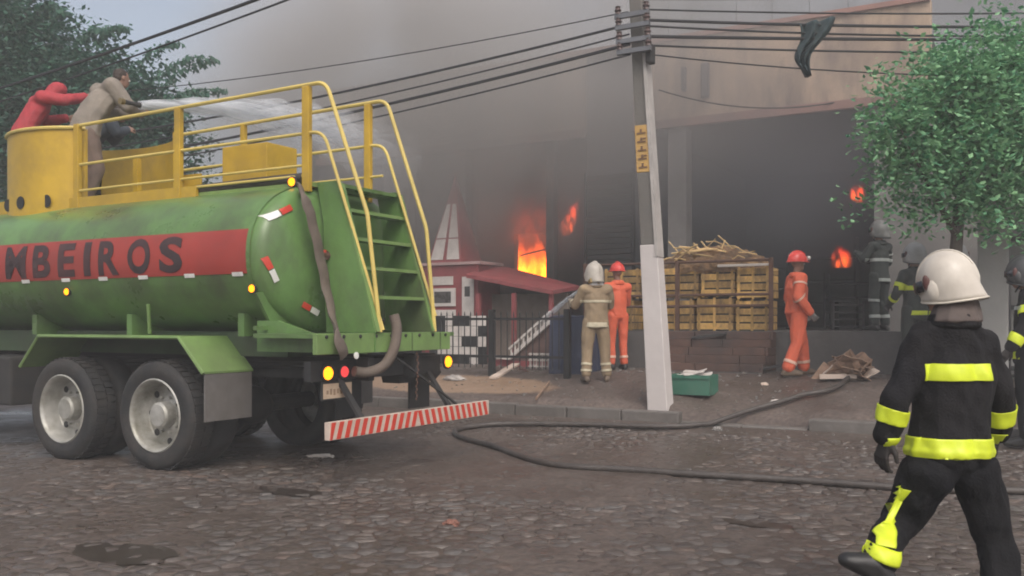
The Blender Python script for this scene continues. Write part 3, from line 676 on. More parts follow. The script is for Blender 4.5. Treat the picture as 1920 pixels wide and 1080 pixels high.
# cables
def cable(a, b, sag, r, label, n=28):
    pts = [a.lerp(b, i/n) - Vector((0,0,4*sag*(i/n)*(1-i/n))) for i in range(n+1)]
    g = MB().tube(pts, r, 6); m_ = a
    o = g.build('overhead_cable', wire_m, base=tuple(a), frame='w'); tag(o, label, 'cable', 'overhead cables along the street'); return o
def PW(px, py, d): return Vector(((px-960)/F*d, d, CAM_Z+(605-py)*d/F))
pc = lambda z: P(*pole_c(z))
def ray_far(px, py, v): return P(*at_v(px, py, v))
right_end = lambda y: PW(2600, y, 12.8)
for k, (z, y, sg_, r_, lb_) in enumerate(((5.72,-60,.12,.012,'topmost thin cable from the pole towards the pale sky above the tree'),
        (5.58,4,.10,.012,'second cable from the top on the tree side of the pole'), (5.44,36,.10,.02,'thick cable just under the upper pair on the tree side'),
        (5.36,42,.16,.014,'slack cable crossing the upper cladding on the tree side'), (5.22,66,.05,.022,'thick black cable along the top of the beige parapet'),
        (5.10,78,.12,.014,'lower slack cable along the parapet towards the tree'), (4.98,100,.30,.010,'thinnest drooping cable across the beige parapet'))):
    cable(pc(z)+Vector((.1,-.15,0)), right_end(y), sg_, r_, lb_)
left_end = lambda y, v=11.4: P(*at_v(-400, y, v))
for k, (z, y, sg_, r_, lb_) in enumerate(((5.55,170,.6,.008,'faint uppermost cable running down past the smoke'), (5.38,300,.5,.018,'upper of the thick cables passing over the truck railing'),
        (5.25,318,.55,.012,'middle cable passing over the truck railing'), (5.12,352,.5,.022,'heaviest black cable sagging behind the truck railing'), (4.98,358,.55,.012,'thin cable just under the heaviest one behind the railing'))):
    cable(pc(z)+Vector((-.15,-.15,0)), left_end(y), sg_, r_, lb_)
cable(PW(-500,285,26), PW(640,-60,9), .3, .02, 'upper of two cables crossing the pale sky above the dark tree')
cable(PW(-450,300,26), PW(700,-62,9.3), .3, .013, 'lower of two cables crossing the pale sky above the dark tree')
cable(PW(1235,168,15.7), PW(1620,180,15.2), .25, .012, 'loose cable drooping across the lower part of the beige parapet')
# torn cloth caught on the cables
bm = bmesh.new(); bmesh.ops.create_grid(bm, x_segments=14, y_segments=22, size=.5)
for q in bm.verts:
    t = .5-q.co.y; w_ = .20*(1-t)**1.2+.03
    q.co = Vector(((q.co.x)*w_*2.2+.16*(1-t)**2+.05*math.sin(t*7), .07*math.sin(q.co.x*14+t*5), -t*.75+.1*q.co.x*(1-t)))
g = MB().bm(bm, Matrix.Translation(PW(1510,38,12.4)))
o = g.build('torn_cloth', mat('dark_teal_cloth', (.03,.048,.052), .8, .3, 5), base=tuple(PW(1510,38,12.4)), frame='w', smooth=True)
o.modifiers.new('solid','SOLIDIFY').thickness = .006; tag(o, 'torn dark teal cloth hanging from the cables before the parapet', 'cloth')

# ------------------------------------------------------------------ trees
bark = mat('bark', (.10,.08,.065), .9, .3, 6, .5, 20)
def tree(name, label, base, trunk_pts, trunk_r, limbs, blobs, n, leaf, m, seed, droop=0.0):
    rt = random.Random(seed)
    t = bpy.data.objects.new(name, None); C.objects.link(t); t.location = base; BASE[t] = Vector(base); tag(t, label, 'tree')
    MB().tube(spline(trunk_pts), [trunk_r*(1-.5*i/(8*(len(trunk_pts)-1))) for i in range(8*(len(trunk_pts)-1)+1)], 10).build('trunk', bark, t, smooth=True)
    for lp in limbs:
        s_ = spline(lp, 6); MB().tube(s_, [trunk_r*.45*(1-.85*i/len(s_)) for i in range(len(s_))], 7).build('limb', bark, t, smooth=True)
    V = []; Fc = []
    tot = sum(b[1][0]*b[1][1]*b[1][2] for b in blobs)
    for c, r, in blobs:
        c = Vector(c); k = int(n*(r[0]*r[1]*r[2])/tot)
        ncl = max(6, k//26); 
        for _ in range(ncl):
            d = Vector((rt.gauss(0,1), rt.gauss(0,1), rt.gauss(0,1))).normalized(); rad = rt.random()**.42
            p0 = c + Vector((d.x*r[0], d.y*r[1], d.z*r[2]))*rad
            ax = (d + Vector((rt.gauss(0,.5), rt.gauss(0,.5), rt.gauss(0,.4)-droop))).normalized(); ln = leaf*rt.uniform(3,6)
            for q in range(26):
                p = p0 + ax*ln*rt.random() + Vector((rt.gauss(0,1), rt.gauss(0,1), rt.gauss(0,.8)))*leaf*1.1
                nn = Vector((rt.gauss(0,.7), rt.gauss(0,.7), 1)).normalized(); a = nn.orthogonal().normalized(); a.rotate(Matrix.Rotation(rt.uniform(0,6.28), 3, nn)); b = nn.cross(a)
                s_ = leaf*rt.uniform(.6,1.2); i0 = len(V)
                V += [p-a*s_*.5, p+b*s_*.26-nn*s_*.06, p+a*s_*.5, p-b*s_*.26-nn*s_*.06]; Fc.append((i0,i0+1,i0+2,i0+3))
    g = MB(); g.v = V; g.f = Fc; g.mi = [0]*len(Fc)
    bq = BASE[t]; me = bpy.data.meshes.new('leaves'); me.from_pydata([tuple(p-bq) for p in V], [], Fc); me.materials.append(m)
    o = bpy.data.objects.new('crown', me); C.objects.link(o); o.parent = t; o['kind'] = 'stuff'
    return t
leaf_r = leaf_mat('leaf_fresh', (.05,.20,.10), (.28,.52,.26))
bx_, by_ = 5.55, 11.9
def q3(x, y, z): return Vector((x, y, z))
tz = H(*UV(5.35, 11.4))
tree('street_tree', 'round bright green street tree hiding the end of the beige building', (5.35,11.4,tz),
     [q3(5.35,11.4,tz-.1), q3(5.40,11.42,1.6), q3(5.5,11.5,2.7), q3(5.6,11.5,3.6)], .10,
     [[q3(5.45,11.45,2.5), q3(5.0,11.3,3.2), q3(4.6,11.2,3.9)], [q3(5.5,11.5,2.7), q3(6.1,11.6,3.4), q3(6.7,11.5,4.2)], [q3(5.5,11.5,3.0), q3(5.4,12.0,3.8), q3(5.3,12.3,4.6)]],
     [((5.4,11.4,3.9),(.62,.7,.55)), ((4.95,11.3,3.5),(.42,.5,.42)), ((5.0,11.4,4.25),(.38,.45,.28)), ((6.2,11.5,4.0),(.62,.7,.6)), ((5.85,11.6,4.75),(.42,.45,.30)), ((6.3,11.5,4.65),(.4,.4,.35)), ((5.6,11.3,3.15),(.55,.5,.34)), ((6.35,11.3,3.2),(.42,.45,.45)), ((4.72,11.3,3.05),(.22,.28,.34)), ((6.05,11.2,2.72),(.25,.3,.2)), ((5.15,11.2,2.95),(.3,.3,.25)), ((6.9,11.4,3.6),(.5,.5,.7)), ((5.45,11.5,4.45),(.3,.4,.22)), ((4.62,11.3,3.85),(.16,.2,.14))],
     25000, .10, leaf_r, 4)
leaf_l = leaf_mat('leaf_dark', (.02,.075,.055), (.06,.16,.10))
TX, TY = -9.3, 19.5
def wl(px, py, d=19.5): return tuple(PW(px, py, d))
tree('feathery_tree', 'tall dark blue-green tree with drooping fronds behind the truck', (TX,TY,.6),
     [q3(TX,TY,.4), q3(TX+.1,TY,2.5), q3(TX-.1,TY,4.5), q3(TX-.4,TY,6.2)], .22,
     [[q3(TX,TY,4.0), q3(TX+1.2,TY-.2,5.2), q3(TX+2.6,TY-.3,5.9)], [q3(TX,TY,4.4), q3(TX-1.2,TY,6.0), q3(TX-1.8,TY,7.6)], [q3(TX,TY,3.4), q3(TX+1.8,TY,4.4), q3(TX+3.2,TY,4.7)]],
     [(wl(20,130),(1.3,1.2,1.5)), (wl(-60,40),(1.5,1.3,1.4)), (wl(110,180),(1.3,1.2,1.0)), (wl(170,110),(.7,.8,.35)), (wl(60,300),(1.4,1.2,1.2)), (wl(200,250),(1.2,1,1.0)), (wl(235,160),(.7,.8,.6)), (wl(285,210),(.65,.7,.55)), (wl(290,300),(.7,.8,.8)), (wl(240,370),(1.1,1,.7)), (wl(20,10),(.5,.6,.5))],
     56000, .15, leaf_l, 9, .7)
fr_t = bpy.data.objects['feathery_tree']
rf = random.Random(21)
for (x0,y0,x1,y1) in ((250,190,375,105),(270,200,400,108),(280,215,418,168),(270,230,385,175),(240,150,330,78),(180,90,235,52),(150,85,205,60),(260,250,340,215),(60,60,95,5),(90,80,120,20)):
    a, b = PW(x0,y0,19.2), PW(x1,y1,19.0); V = []; Fc = []
    path = spline([a, (a+b)/2+Vector((0,0,.22)), b], 10); g = MB().tube(path, .012, 5)
    for i, p in enumerate(path[3:]):
        for q in range(7):
            s_ = rf.uniform(.10,.17); d = Vector((rf.uniform(-.5,.7), rf.uniform(-.6,.6), rf.uniform(-1,-.1))).normalized(); pp = p+Vector((rf.gauss(0,.06),rf.gauss(0,.06),rf.gauss(0,.03)))
            sd_ = d.orthogonal().normalized()*s_*.22; g.add([pp, pp+d*s_*.5+sd_, pp+d*s_, pp+d*s_*.5-sd_], [(0,1,2,3)])
    o = g.build('frond', leaf_l, fr_t); o['kind'] = 'stuff'

# ------------------------------------------------------------------ the green tank truck
TC, TZ, TA, TB, TN = 7.42, 2.06, 1.15, .76, 2.25      # centre across, centre height, half width, half height, squareness
def tank_v(z, off=0.0):
    k = max(0.0, 1-abs((z-TZ)/TB)**TN); return TC-(TA)*k**(1/TN)-off
def tank_top(v): return TZ+TB*max(0, 1-abs((v-TC)/TA)**TN)**(1/TN)
def tank_ring(u, s, n=56):
    out = []
    for i in range(n):
        a = 2*PI*i/n; c_, s_ = math.cos(a), math.sin(a)
        out.append(Vector((u, TC+TA*s*math.copysign(abs(c_)**(2/TN), c_), TZ+TB*s*math.copysign(abs(s_)**(2/TN), s_))))
    return out
tk = thing('tank_truck', 'green water tank truck with yellow top railings, red side panel and rear ladder', 'truck', (-8.16,7.42,0))
rings = [tank_ring(-14.0,.02), tank_ring(-13.95,.8), tank_ring(-13.8,.97), tank_ring(-13.65,1)] + [tank_ring(-13.65+.5*k,1) for k in range(1,15)] + [tank_ring(-6.34,1), tank_ring(-6.28,.992), tank_ring(-6.22,.965), tank_ring(-6.18,.92), tank_ring(-6.14,.8), tank_ring(-6.09,.5), tank_ring(-6.07,.02)]
tank_o = MB().loft(rings).build('tank', green, tk, smooth=True)
for uu in (-6.36, -11.9):                     # weld bands
    MB().loft([tank_ring(uu,1.006), tank_ring(uu+.05,1.006)], cap=False).build('band', green, tk, smooth=True)
pz0, pz1 = 1.885, 2.30
def side_strip(u0, u1, z0, z1, off, nu=1, nz=8):
    V = [Vector((u0+(u1-u0)*i/nu, tank_v(z0+(z1-z0)*j/nz, off), z0+(z1-z0)*j/nz)) for i in range(nu+1) for j in range(nz+1)]
    return V, [(i*(nz+1)+j, i*(nz+1)+j+1, (i+1)*(nz+1)+j+1, (i+1)*(nz+1)+j) for i in range(nu) for j in range(nz)]
panel_o = MB().add(*side_strip(-13.4, -6.31, pz0, pz1, .005, 10)).build('red_panel', redpanel, tk, smooth=True)
def letter(ch, u, w_, h, z0):
    cu = bpy.data.curves.new('t', 'FONT'); cu.body = ch; cu.size = 1; cu.offset = .035; cu.resolution_u = 4
    o = bpy.data.objects.new('t', cu); C.objects.link(o); dg = bpy.context.evaluated_depsgraph_get()
    me = bpy.data.meshes.new_from_object(o.evaluated_get(dg)); bpy.data.objects.remove(o)
    bm = bmesh.new(); bm.from_mesh(me); bmesh.ops.triangulate(bm, faces=bm.faces)
    xs = [q.co.x for q in bm.verts]; ys = [q.co.y for q in bm.verts]; x0, x1, y0, y1 = min(xs), max(xs), min(ys), max(ys)
    for q in bm.verts: q.co = Vector((u-w_/2+(q.co.x-x0)/(x1-x0)*w_, 0, z0+(q.co.y-y0)/(y1-y0)*h))
    for k in range(1, 10): bmesh.ops.bisect_plane(bm, geom=bm.verts[:]+bm.edges[:]+bm.faces[:], plane_co=(0,0,z0+h*k/10), plane_no=(0,0,1))
    for q in bm.verts: q.co.y = tank_v(q.co.z, .010)
    MB().bm(bm).build('letter', letter_m, panel_o)
for ch, u, w_ in (('B',-10.83,.33),('O',-10.36,.33),('M',-9.84,.37),('B',-9.38,.31),('E',-8.96,.28),('I',-8.62,.11),('R',-8.28,.32),('O',-7.82,.34),('S',-7.36,.33)):
    letter(ch, u, w_, .355, 1.915)
for px_ in (-140,-40,50,125,195,270,357,447):
    q = at_v(px_, 520, 6.29).x
    V, Fc = side_strip(q-.07, q+.07, 1.862, 1.90, .014, 1, 3); MB().add(V, Fc).build('reflector', white_p, tk)
amber = glow('amber_light', (1,.30,.008), 2.6); red_l = glow('red_light', (.85,.06,.06), 1.1)
def lamp(u, v, z, r, name='marker_light', m=amber, ax='v', housing=chassis, par=tk):
    g = MB(); pr = [(r*1.35,.0),(r*1.35,-.018),(r*1.1,-.022)]
    sgn = 1
    if ax == 'u': g.lathe([(.001,0),(r*1.35,.0),(r*1.35,.02),(r*1.05,.024)], (u,v,z), 'u', 16)
    else: g.lathe([(.001,0),(r*1.35,.0),(r*1.35,-.02),(r*1.05,-.024)], (u,v,z), 'v', 16)
    h = g.build(name, housing, par)
    g = MB(); s_ = (.5,1,1) if ax == 'u' else (1,.5,1); d_ = Vector((.024,0,0)) if ax == 'u' else Vector((0,-.024,0))
    g.sphere(Vector((u,v,z))+d_, r, 2, s_); g.build('lens', m, h, smooth=True)
for px_, py_ in ((473,541),(127,547)):
    q = at_v(px_, py_, 6.33); lamp(q.x, tank_v(q.z)-.0, q.z, .036)
lamp(-6.33, 6.86, tank_top(6.86)+.05, .042)
# red and white reflector stickers along the rim of the rear end
def sticker(px0, py0, px1, py1, u_=-6.16):
    def pt(px, py):
        k = (px-960)/F; d = u_/(k*CS-SN); return Vector((u_, (k*SN+CS)*d, CAM_Z+(605-py)*d/F))
    a, b = pt(px0,py0), pt(px1,py1); d = (b-a); n_ = Vector((0,-d.z,d.y)).normalized()*.028
    for t0, t1, m in ((0,.48,red_p),(.52,1,white_p)):
        p, q = a+d*t0, a+d*t1
        def onto(p):      # laid on the dished end, just clear of the paint
            s_ = (abs((p.y-TC)/TA)**TN+abs((p.z-TZ)/TB)**TN)**(1/TN)
            return Vector((ramp(s_, [(0,-6.07),(.5,-6.09),(.8,-6.14),(.92,-6.18),(.965,-6.22),(.992,-6.28),(1,-6.34)])+.016, p.y, p.z))
        N_ = 6; top = [onto(p+(q-p)*(i_/N_)+n_*w_) for i_ in range(N_+1) for w_ in (-1,-.33,.33,1)]
        MB().add(top, [(i_*4+k_, i_*4+k_+1, i_*4+k_+5, i_*4+k_+4) for i_ in range(N_) for k_ in range(3)]).build('reflective_sticker', m, tk)
sticker(545,388,508,408); sticker(500,482,518,528); sticker(562,570,592,588)
g = MB().cyl((-6.12,6.95,2.08),(-5.98,6.95,2.08),.045); g.cyl((-6.0,6.9,2.08),(-6.0,7.02,2.08),.03); g.build('valve', rust, tk)
MB().box(-6.02,-5.98,6.84,6.94,2.10,2.13).build('valve_handle', red_p, tk)
# walkway and top hatch boxes
MB().box(-9.7,-6.15,6.92,7.92,2.755,2.80).build('walkway', mat('walkway_green', (.20,.30,.08), .5, .2, 3, dirt=.5), tk)
MB().box(-11.3,-7.7,6.88,6.915,2.74,2.87).build('kick_plate', yellow, tk)
MB().box(-7.55,-6.91,7.1,7.55,2.87,3.29,.012).build('yellow_box', yellow, tk)
MB().box(-7.50,-6.96,7.14,7.51,2.80,2.868).build('box_base', chassis, tk)
# curved yellow shield at the front of the walkway, and its opposite on the far side
def shield(v_c, sgn, u0, u1, name='shield'):
    n_ = 16; rings = []
    for z in (2.60, 2.62, 3.66, 3.68):
        ring = []
        for i in range(n_+1):
            t = i/n_; a = PI*t; uu = u0+(u1-u0)*t; bulge = .30*math.sin(a)**.7
            ring.append(Vector((uu, v_c+sgn*bulge, z)))
        ring += [p - Vector((0, sgn*.03, 0)) for p in ring[::-1]]
        rings.append(ring)
    return MB().loft(rings).build(name, yellow, tk, smooth=True)
s1 = shield(7.0, -1, -11.1, -9.66); s2 = shield(7.85, 1, -10.9, -9.1)
g = MB(); pts = [Vector((-11.1+1.44*i/16, 7.0-.30*math.sin(PI*i/16)**.7-.01 if 0<i<16 else 7.0, 3.69)) for i in range(17)]; g.tube(pts, .022, 8).build('rim', yellow_r, s1)
for uu in (-10.8, -10.42, -10.02):
    t = (uu+11.1)/1.44; vv = 7.0-.30*math.sin(PI*t)**.7
    MB().lathe([(.001,0),(.075,0),(.075,-.004),(.001,-.004)], (uu,vv-.006,2.84), 'v', 18).build('drain_hole', black_m, s1)
MB().box(-11.9,-10.9,7.2,7.8,2.75,2.98).build('step_box', yellow, tk)
MB().box(-9.72,-9.64,7.7,7.76,2.8,3.45).build('stay', yellow, tk); MB().box(-9.4,-8.9,8.02,8.05,2.75,3.25).build('far_guard', yellow, tk)
# railings
NV, FV = 6.90, 7.85
def post(u, v, z1, w_=.085): MB().box(u-w_/2,u+w_/2,v-.03,v+.03,2.70,z1,.008).build('rail_post', yellow, tk)
for uu in (-6.19,-7.98,-9.66): post(uu, NV, 3.72)
post(-6.19, FV, 3.74, .075); post(-8.0, FV, 3.35 if False else 3.72, .06); post(-9.12, FV, 3.74, .07)
def rail(pts, r=.018, m=yellow_r): MB().tube(pts, r, 8).build('rail', m, tk, smooth=True)
def bend(a, b, c, n=6, rad=.14):       # a -> b -> c with the corner at b rounded
    a, b, c = Vector(a), Vector(b), Vector(c); p = b+(a-b).normalized()*rad; q = b+(c-b).normalized()*rad
    return [a]+[p.lerp(b,t).lerp(b.lerp(q,t),t) for t in [i/n for i in range(n+1)]]+[c]
def arc3(a, b, c, d, rad=.12):
    x = bend(a,b,c,6,rad); y = bend(b,c,d,6,.05); return x[:-1]+y[1:]
rail(arc3((-9.66,NV,3.70),(-5.95,NV,3.74),(-5.53,7.0,2.46),(-5.44,7.08,1.34)), .021)
rail(bend((-9.66,NV,3.25),(-5.98,NV,3.27),(-5.42,7.1,1.36)), .017)
rail(arc3((-9.12,FV,3.70),(-5.95,FV,3.76),(-5.50,7.93,2.40),(-5.43,7.98,1.34)), .021)
rail(bend((-9.12,FV,3.27),(-5.98,FV,3.30),(-5.42,7.98,1.5)), .017)
for v_, z in ((NV,2.96),(NV,2.86),(FV,2.97)):
    rail([(-9.66 if v_ == NV else -9.12,v_,z-.01),(-6.15 if v_ == NV else -6.0,v_,z)], .014)
# rear ladder: side plates, treads
for v0, v1 in ((6.99,7.02),(7.93,7.96)):
    pl = MB().prism([(-6.14,2.80),(-5.87,2.80),(-5.80,2.70),(-5.43,1.335),(-6.02,1.335),(-6.05,1.8),(-6.06,2.4)], 'v', v0, v1).build('ladder_side', green, tk)
    MB().slab((-5.845,(v0+v1)/2,2.77),(-5.425,(v0+v1)/2+.02,1.345),(0,1,0),.055,.02).build('edge_strip', green_l, pl)
MB().box(-6.12,-5.86,7.025,7.925,2.74,2.775).build('ladder_top', green, tk)
for z in (2.52,2.24,1.96,1.68):
    uf = -5.84-(2.77-z)*-.2915
    t_ = MB().box(uf-.20,uf-.012,7.024,7.926,z-.015,z+.003).build('tread', green, tk)
    MB().box(uf-.01,uf,7.024,7.926,z-.022,z+.010).build('nosing', green_l, t_)
# rear beam, subframe, saddles
MB().box(-5.50,-5.45,6.2,8.30,1.15,1.333,.006).build('rear_beam', green_l, tk)
MB().box(-6.3,-5.503,6.3,8.45,1.29,1.33).build('rear_deck', green, tk)
for v_ in (6.45,8.28):
    MB().prism([(-6.4,1.45),(-6.15,1.45),(-5.56,1.29),(-5.56,1.16),(-6.4,1.16)], 'v', v_, v_+.04).build('gusset', green, tk)
MB().prism([(6.42,1.72),(6.75,1.47),(6.95,1.335),(6.55,1.335),(6.3,1.70)], 'u', -6.30, -6.26).build('gusset', green, tk)
MB().box(-13.8,-6.3,6.75,8.05,1.10,1.34).build('subframe', mat('dark_green_paint', (.045,.08,.035), .6, .3, 3, dirt=.5), tk)
for v_ in (7.0,7.75): MB().box(-14.5,-5.52,v_,v_+.09,.88,1.098).build('chassis_rail', chassis, tk)
for uu in (-13,-11.4,-9.9,-8.3,-6.7): MB().box(uu,uu+.08,6.5,8.35,1.30,1.52).build('saddle', green, tk)
MB().slab((-7.85,6.42,1.32),(-7.85,6.40,1.62),(1,0,0),.03,.02).build('bracket', green_l, tk)
# fenders with sloping ends
for v0, v1 in ((6.15,6.78),(8.08,8.70)):
    fd = MB().loft([[Vector((u_,v0,z_)),Vector((u_,v1,z_)),Vector((u_,v1,z_+.02)),Vector((u_,v0,z_+.02))] for u_, z_ in ((-9.57,.95),(-9.25,1.28),(-7.11,1.28),(-6.78,.95))]).build('fender', green_l, tk)
    MB().tube([(-9.57,v0-.005,.955),(-9.25,v0-.005,1.29),(-7.11,v0-.005,1.29),(-6.78,v0-.005,.955)], .02, 6).build('fender_edge', green_l, fd)
    MB().box(-6.80,-6.78,v0+.02,v1-.02,.50,.945).build('mudflap', flap_m, tk)
# axles and wheels
for uu in (-7.45,-8.87):
    MB().cyl((uu,6.5,.54),(uu,8.35,.54),.09,n=14).build('axle', chassis, tk); MB().sphere((uu,7.42,.54),.22,2,(1,1.2,1)).build('differential', chassis, tk, smooth=True)
def make_wheel(uu, v_out, s):
    # the outer of a pair; s = -1 when the open side looks to small v
    wh = None; f = lambda t: -t*s   # t measured inwards from the outer face
    tyre = [(.345,.01),(.36,.0),(.43,-.02),(.485,-.012),(.515,.01),(.527,.05),(.53,.10),(.53,.18),(.527,.22),(.515,.26),(.485,.285),(.43,.29),(.36,.27),(.345,.26)]
    rim = [(.362,-.002),(.350,-.012),(.335,.0),(.325,.03),(.315,.10),(.312,.17),(.30,.185),(.24,.19),(.20,.165),(.16,.15),(.13,.15),(.125,.05),(.105,.03),(.001,.025)]
    g = MB().lathe([(r_, -s*t) for r_, t in tyre], (uu,v_out,.53), 'v', 48); wh = g.build('wheel', rubber, tk, smooth=True)
    g = MB()
    for k in range(44):              # tread blocks
        a = 2*PI*k/44
        for t0, t1, o_ in ((.03,.13,0),(.15,.25,.5)):
            a_ = a+o_*2*PI/44; c_, s_ = math.cos(a_), math.sin(a_); tn = Vector((-s_,0,c_)); rd = Vector((c_,0,s_))
            p = Vector((uu,v_out,.53))
            vs = [p+rd*r_+tn*w_+Vector((0,-s*t,0)) for r_ in (.522,.540) for w_, t in ((-.028,t0),(.028,t0),(.028,t1),(-.028,t1))]
            g.add(vs, [(4,5,6,7),(0,1,5,4),(1,2,6,5),(2,3,7,6),(3,0,4,7)])
    q = g.build('tread', rubber, wh); q['kind'] = 'stuff'
    rm = MB().lathe([(r_, -s*t) for r_, t in rim], (uu,v_out,.53), 'v', 40).build('rim', rim_m, wh, smooth=True)
    g = MB()
    for k in range(8):
        a = 2*PI*k/8; p = Vector((uu+.265*math.cos(a), v_out-s*.184, .53+.265*math.sin(a)))
        MB().lathe([(.001,s*.006),(.033,s*.006),(.036,0)], p, 'v', 10).build('hand_hole', black_m, wh)
    for k in range(10):
        a = 2*PI*k/10; p = Vector((uu+.175*math.cos(a), v_out-s*.15, .53+.175*math.sin(a)))
        g.cyl(p, p+Vector((0,s*.035,0)), .014, n=6)
    q = g.build('wheel_nuts', rim_m, wh); q['kind'] = 'stuff'
    g = MB().lathe([(r_, -s*(t+.33)) for r_, t in tyre], (uu,v_out,.53), 'v', 32); g.build('inner_tyre', rubber, wh, smooth=True)
    return wh
for uu in (-7.45,-8.87): make_wheel(uu, 6.15, -1); make_wheel(uu, 8.70, 1)
# lights, plate, flaps, underrun bar
def pt_u(px, py, u_):
    k = (px-960)/F; d = u_/(k*CS-SN); return Vector((u_, (k*SN+CS)*d, CAM_Z+(605-py)*d/F))
UL = -5.62
lamp_bar = MB().box(-5.74,-5.66,6.36,8.42,.90,1.08).build('light_bar', chassis, tk)
for px_, py_, m, r_ in ((617,700,amber,.062),(648,697,red_l,.052),(842,678,amber,.062)):
    q = pt_u(px_, py_, -5.62); lamp(-5.655, q.y, q.z, r_, 'tail_light', m, 'u')
a, b = pt_u(606,749,-5.64), pt_u(659,716,-5.64)
MB().box(-5.66,-5.645,a.y-.02,b.y+.02,a.z-.015,b.z+.015,.003).build('plate_holder', chassis, tk)
plo = MB().box(-5.643,-5.637,a.y,b.y,a.z,b.z,.002).build('licence_plate', mat('plate_tan', (.55,.42,.30), .6, .1, 8, dirt=.5, dirtcol=(.3,.2,.14)), tk)
for k in range(7):
    t = .1+.12*k; y_ = a.y+(b.y-a.y)*t; zc = (a.z+b.z)/2-.005; h_ = .035+.01*(k%3)
    MB().box(-5.6365,-5.635,y_,y_+.028,zc-h_*.6,zc+h_*.4+.008*(k%2)).build('worn_mark', mat('worn_mark', (.30,.20,.13), .8), plo)
q = pt_u(668,662,-5.44); MB().lathe([(.001,0),(.03,0),(.033,.012),(.001,.016)], (-5.50+.052,q.y,1.13), 'u', 12).build('white_reflector', white_p, tk)
for v_ in (7.25,8.45): MB().box(-5.95,-5.93,v_-.22,v_+.16,.50,1.0).build('rear_flap', chassis, tk)
MB().prism([(7.75,1.10),(8.5,1.10),(8.62,.88),(8.5,.80),(7.85,.80)], 'u', -6.0, -5.78).build('tool_tray', chassis, tk)
a, b = Vector((-5.3,6.17,.50)), Vector((-5.3,8.80,.50))
um = MB().box(-5.34,-5.28,6.17,8.82,.42,.575,.006).build('bumper_bar', mat('bumper_white', (.62,.50,.42), .5, .1, 5, dirt=.3), tk)
# slanted red stripes, mirrored about the middle
n_s = 24; pitch = (8.82-6.17)/n_s
for k in range(n_s):
    y0 = 6.17+pitch*k; sl = .05 if k < n_s/2 else -.05; y1 = y0+pitch*.52
    pts = [(max(6.171,y0-sl/2),.425),(max(6.171,y1-sl/2),.425),(min(8.819,max(6.171,y1+sl/2)),.572),(min(8.819,max(6.171,y0+sl/2)),.572)]
    MB().prism(pts, 'u', -5.2795, -5.277).build('red_stripe', red_p, um)
for v_ in (6.75,8.2): MB().slab((-5.36,v_,.5),(-5.70,v_,.95),(0,1,0),.07,.03).build('bumper_arm', chassis, tk)
MB().slab((-5.5,7.35,1.12),(-5.33,8.35,.52),(0,1,0),.02,.02).build('stay_rod', chassis, tk)
MB().box(-10.9,-10.0,6.3,6.9,.5,1.05,.03).build('side_box', chassis, tk); MB().cyl((-12.6,6.7,.75),(-11.3,6.7,.75),.28,n=20).build('fuel_tank', chassis, tk)

for uu in (-8.6,-10.6,-12.2):
    h_ = MB().lathe([(.001,.0),(.24,.0),(.24,.10),(.20,.13),(.001,.14)], (uu,7.45,2.80), 'z', 24).build('hatch', green, tk, smooth=True)
for k in range(9):
    v_ = 6.32+k*.235; MB().lathe([(.001,0),(.016,0),(.016,.012),(.001,.014)], (-5.449,v_,1.305), 'u', 8).build('bolt', chassis, tk)
for v_ in (6.5,7.0,7.6,8.1): MB().box(-5.449,-5.44,v_,v_+.012,1.155,1.33).build('weld_seam', green, tk)
MB().tube(spline([(-6.05,8.2,1.9),(-5.9,8.25,1.9),(-5.85,8.25,1.7),(-5.85,8.25,1.34)],5), .045, 10).build('outlet_pipe', green, tk, smooth=True)
for z_ in (1.0,1.06): MB().tube([(-13,6.95,z_),(-9,6.93,z_-.02),(-5.8,6.95,z_)], .014, 6).build('air_line', chassis, tk)
g = MB()
for k in range(15): g.sphere((-5.40+.012*(k%2),7.62+.012*math.sin(k*.4),1.12-k*.032), .014, 1, (.6,1,1.3))
q = g.build('chain', rust, tk); q['kind'] = 'stuff'
MB().box(-6.30,-6.26,6.3,8.5,1.36,1.40).build('tank_foot', green, tk)
# hoses on the truck
def flat_hose(pts, w_, th, name, label, m, up=(1,0,0)):
    g = MB(); pts = spline(pts, 6)
    for_ = []
    rings = []
    for i, p in enumerate(pts):
        d = (pts[min(i+1,len(pts)-1)]-pts[max(i-1,0)]).normalized(); n_ = Vector(up); n_ = (n_-d*n_.dot(d)).normalized(); b_ = d.cross(n_).normalized()
        rings.append([p+b_*w_/2*math.cos(a)+n_*th*math.sin(a)+n_*.006*math.sin(i*1.3) for a in [2*PI*k/10 for k in range(10)]])
    g.loft(rings); o = g.build(name, m, base=tuple(pts[0]), smooth=True); tag(o, label, 'hose'); return o
flat_hose([pt_u(562,355,-6.18)+Vector((0,0,.02)), pt_u(572,372,-6.0), pt_u(584,410,-5.97), pt_u(600,480,-5.96), pt_u(614,550,-5.93), pt_u(628,612,-5.7), pt_u(634,632,-5.40), pt_u(646,668,-5.40)], .13, .022, 'flat_hose', 'wide flattened grey-brown hose hanging down the rear end of the green tank', hose_m)
g = MB().tube(spline([(-9.4,7.3,2.84),(-8.9,7.05,2.84),(-8.3,6.98,2.83),(-7.5,6.97,2.84),(-6.8,6.97,2.85),(-6.25,6.93,2.84)], 6), .055, 10)
tag(g.build('canvas_hose', hose_d, base=(-7.5,6.97,2.84), smooth=True), 'dark hose lying along the yellow-edged walkway on top of the tank', 'hose')
g = MB().tube(spline([pt_u(738,590,-5.40), pt_u(744,618,-5.37), pt_u(738,655,-5.37), pt_u(720,685,-5.42), pt_u(690,698,-5.5), pt_u(664,696,-5.55)], 6), .05, 10)
tag(g.build('canvas_hose', hose_m, base=(-5.3,7.3,1.0), smooth=True), 'grey-brown hose looping below the light green rear beam of the truck', 'hose')

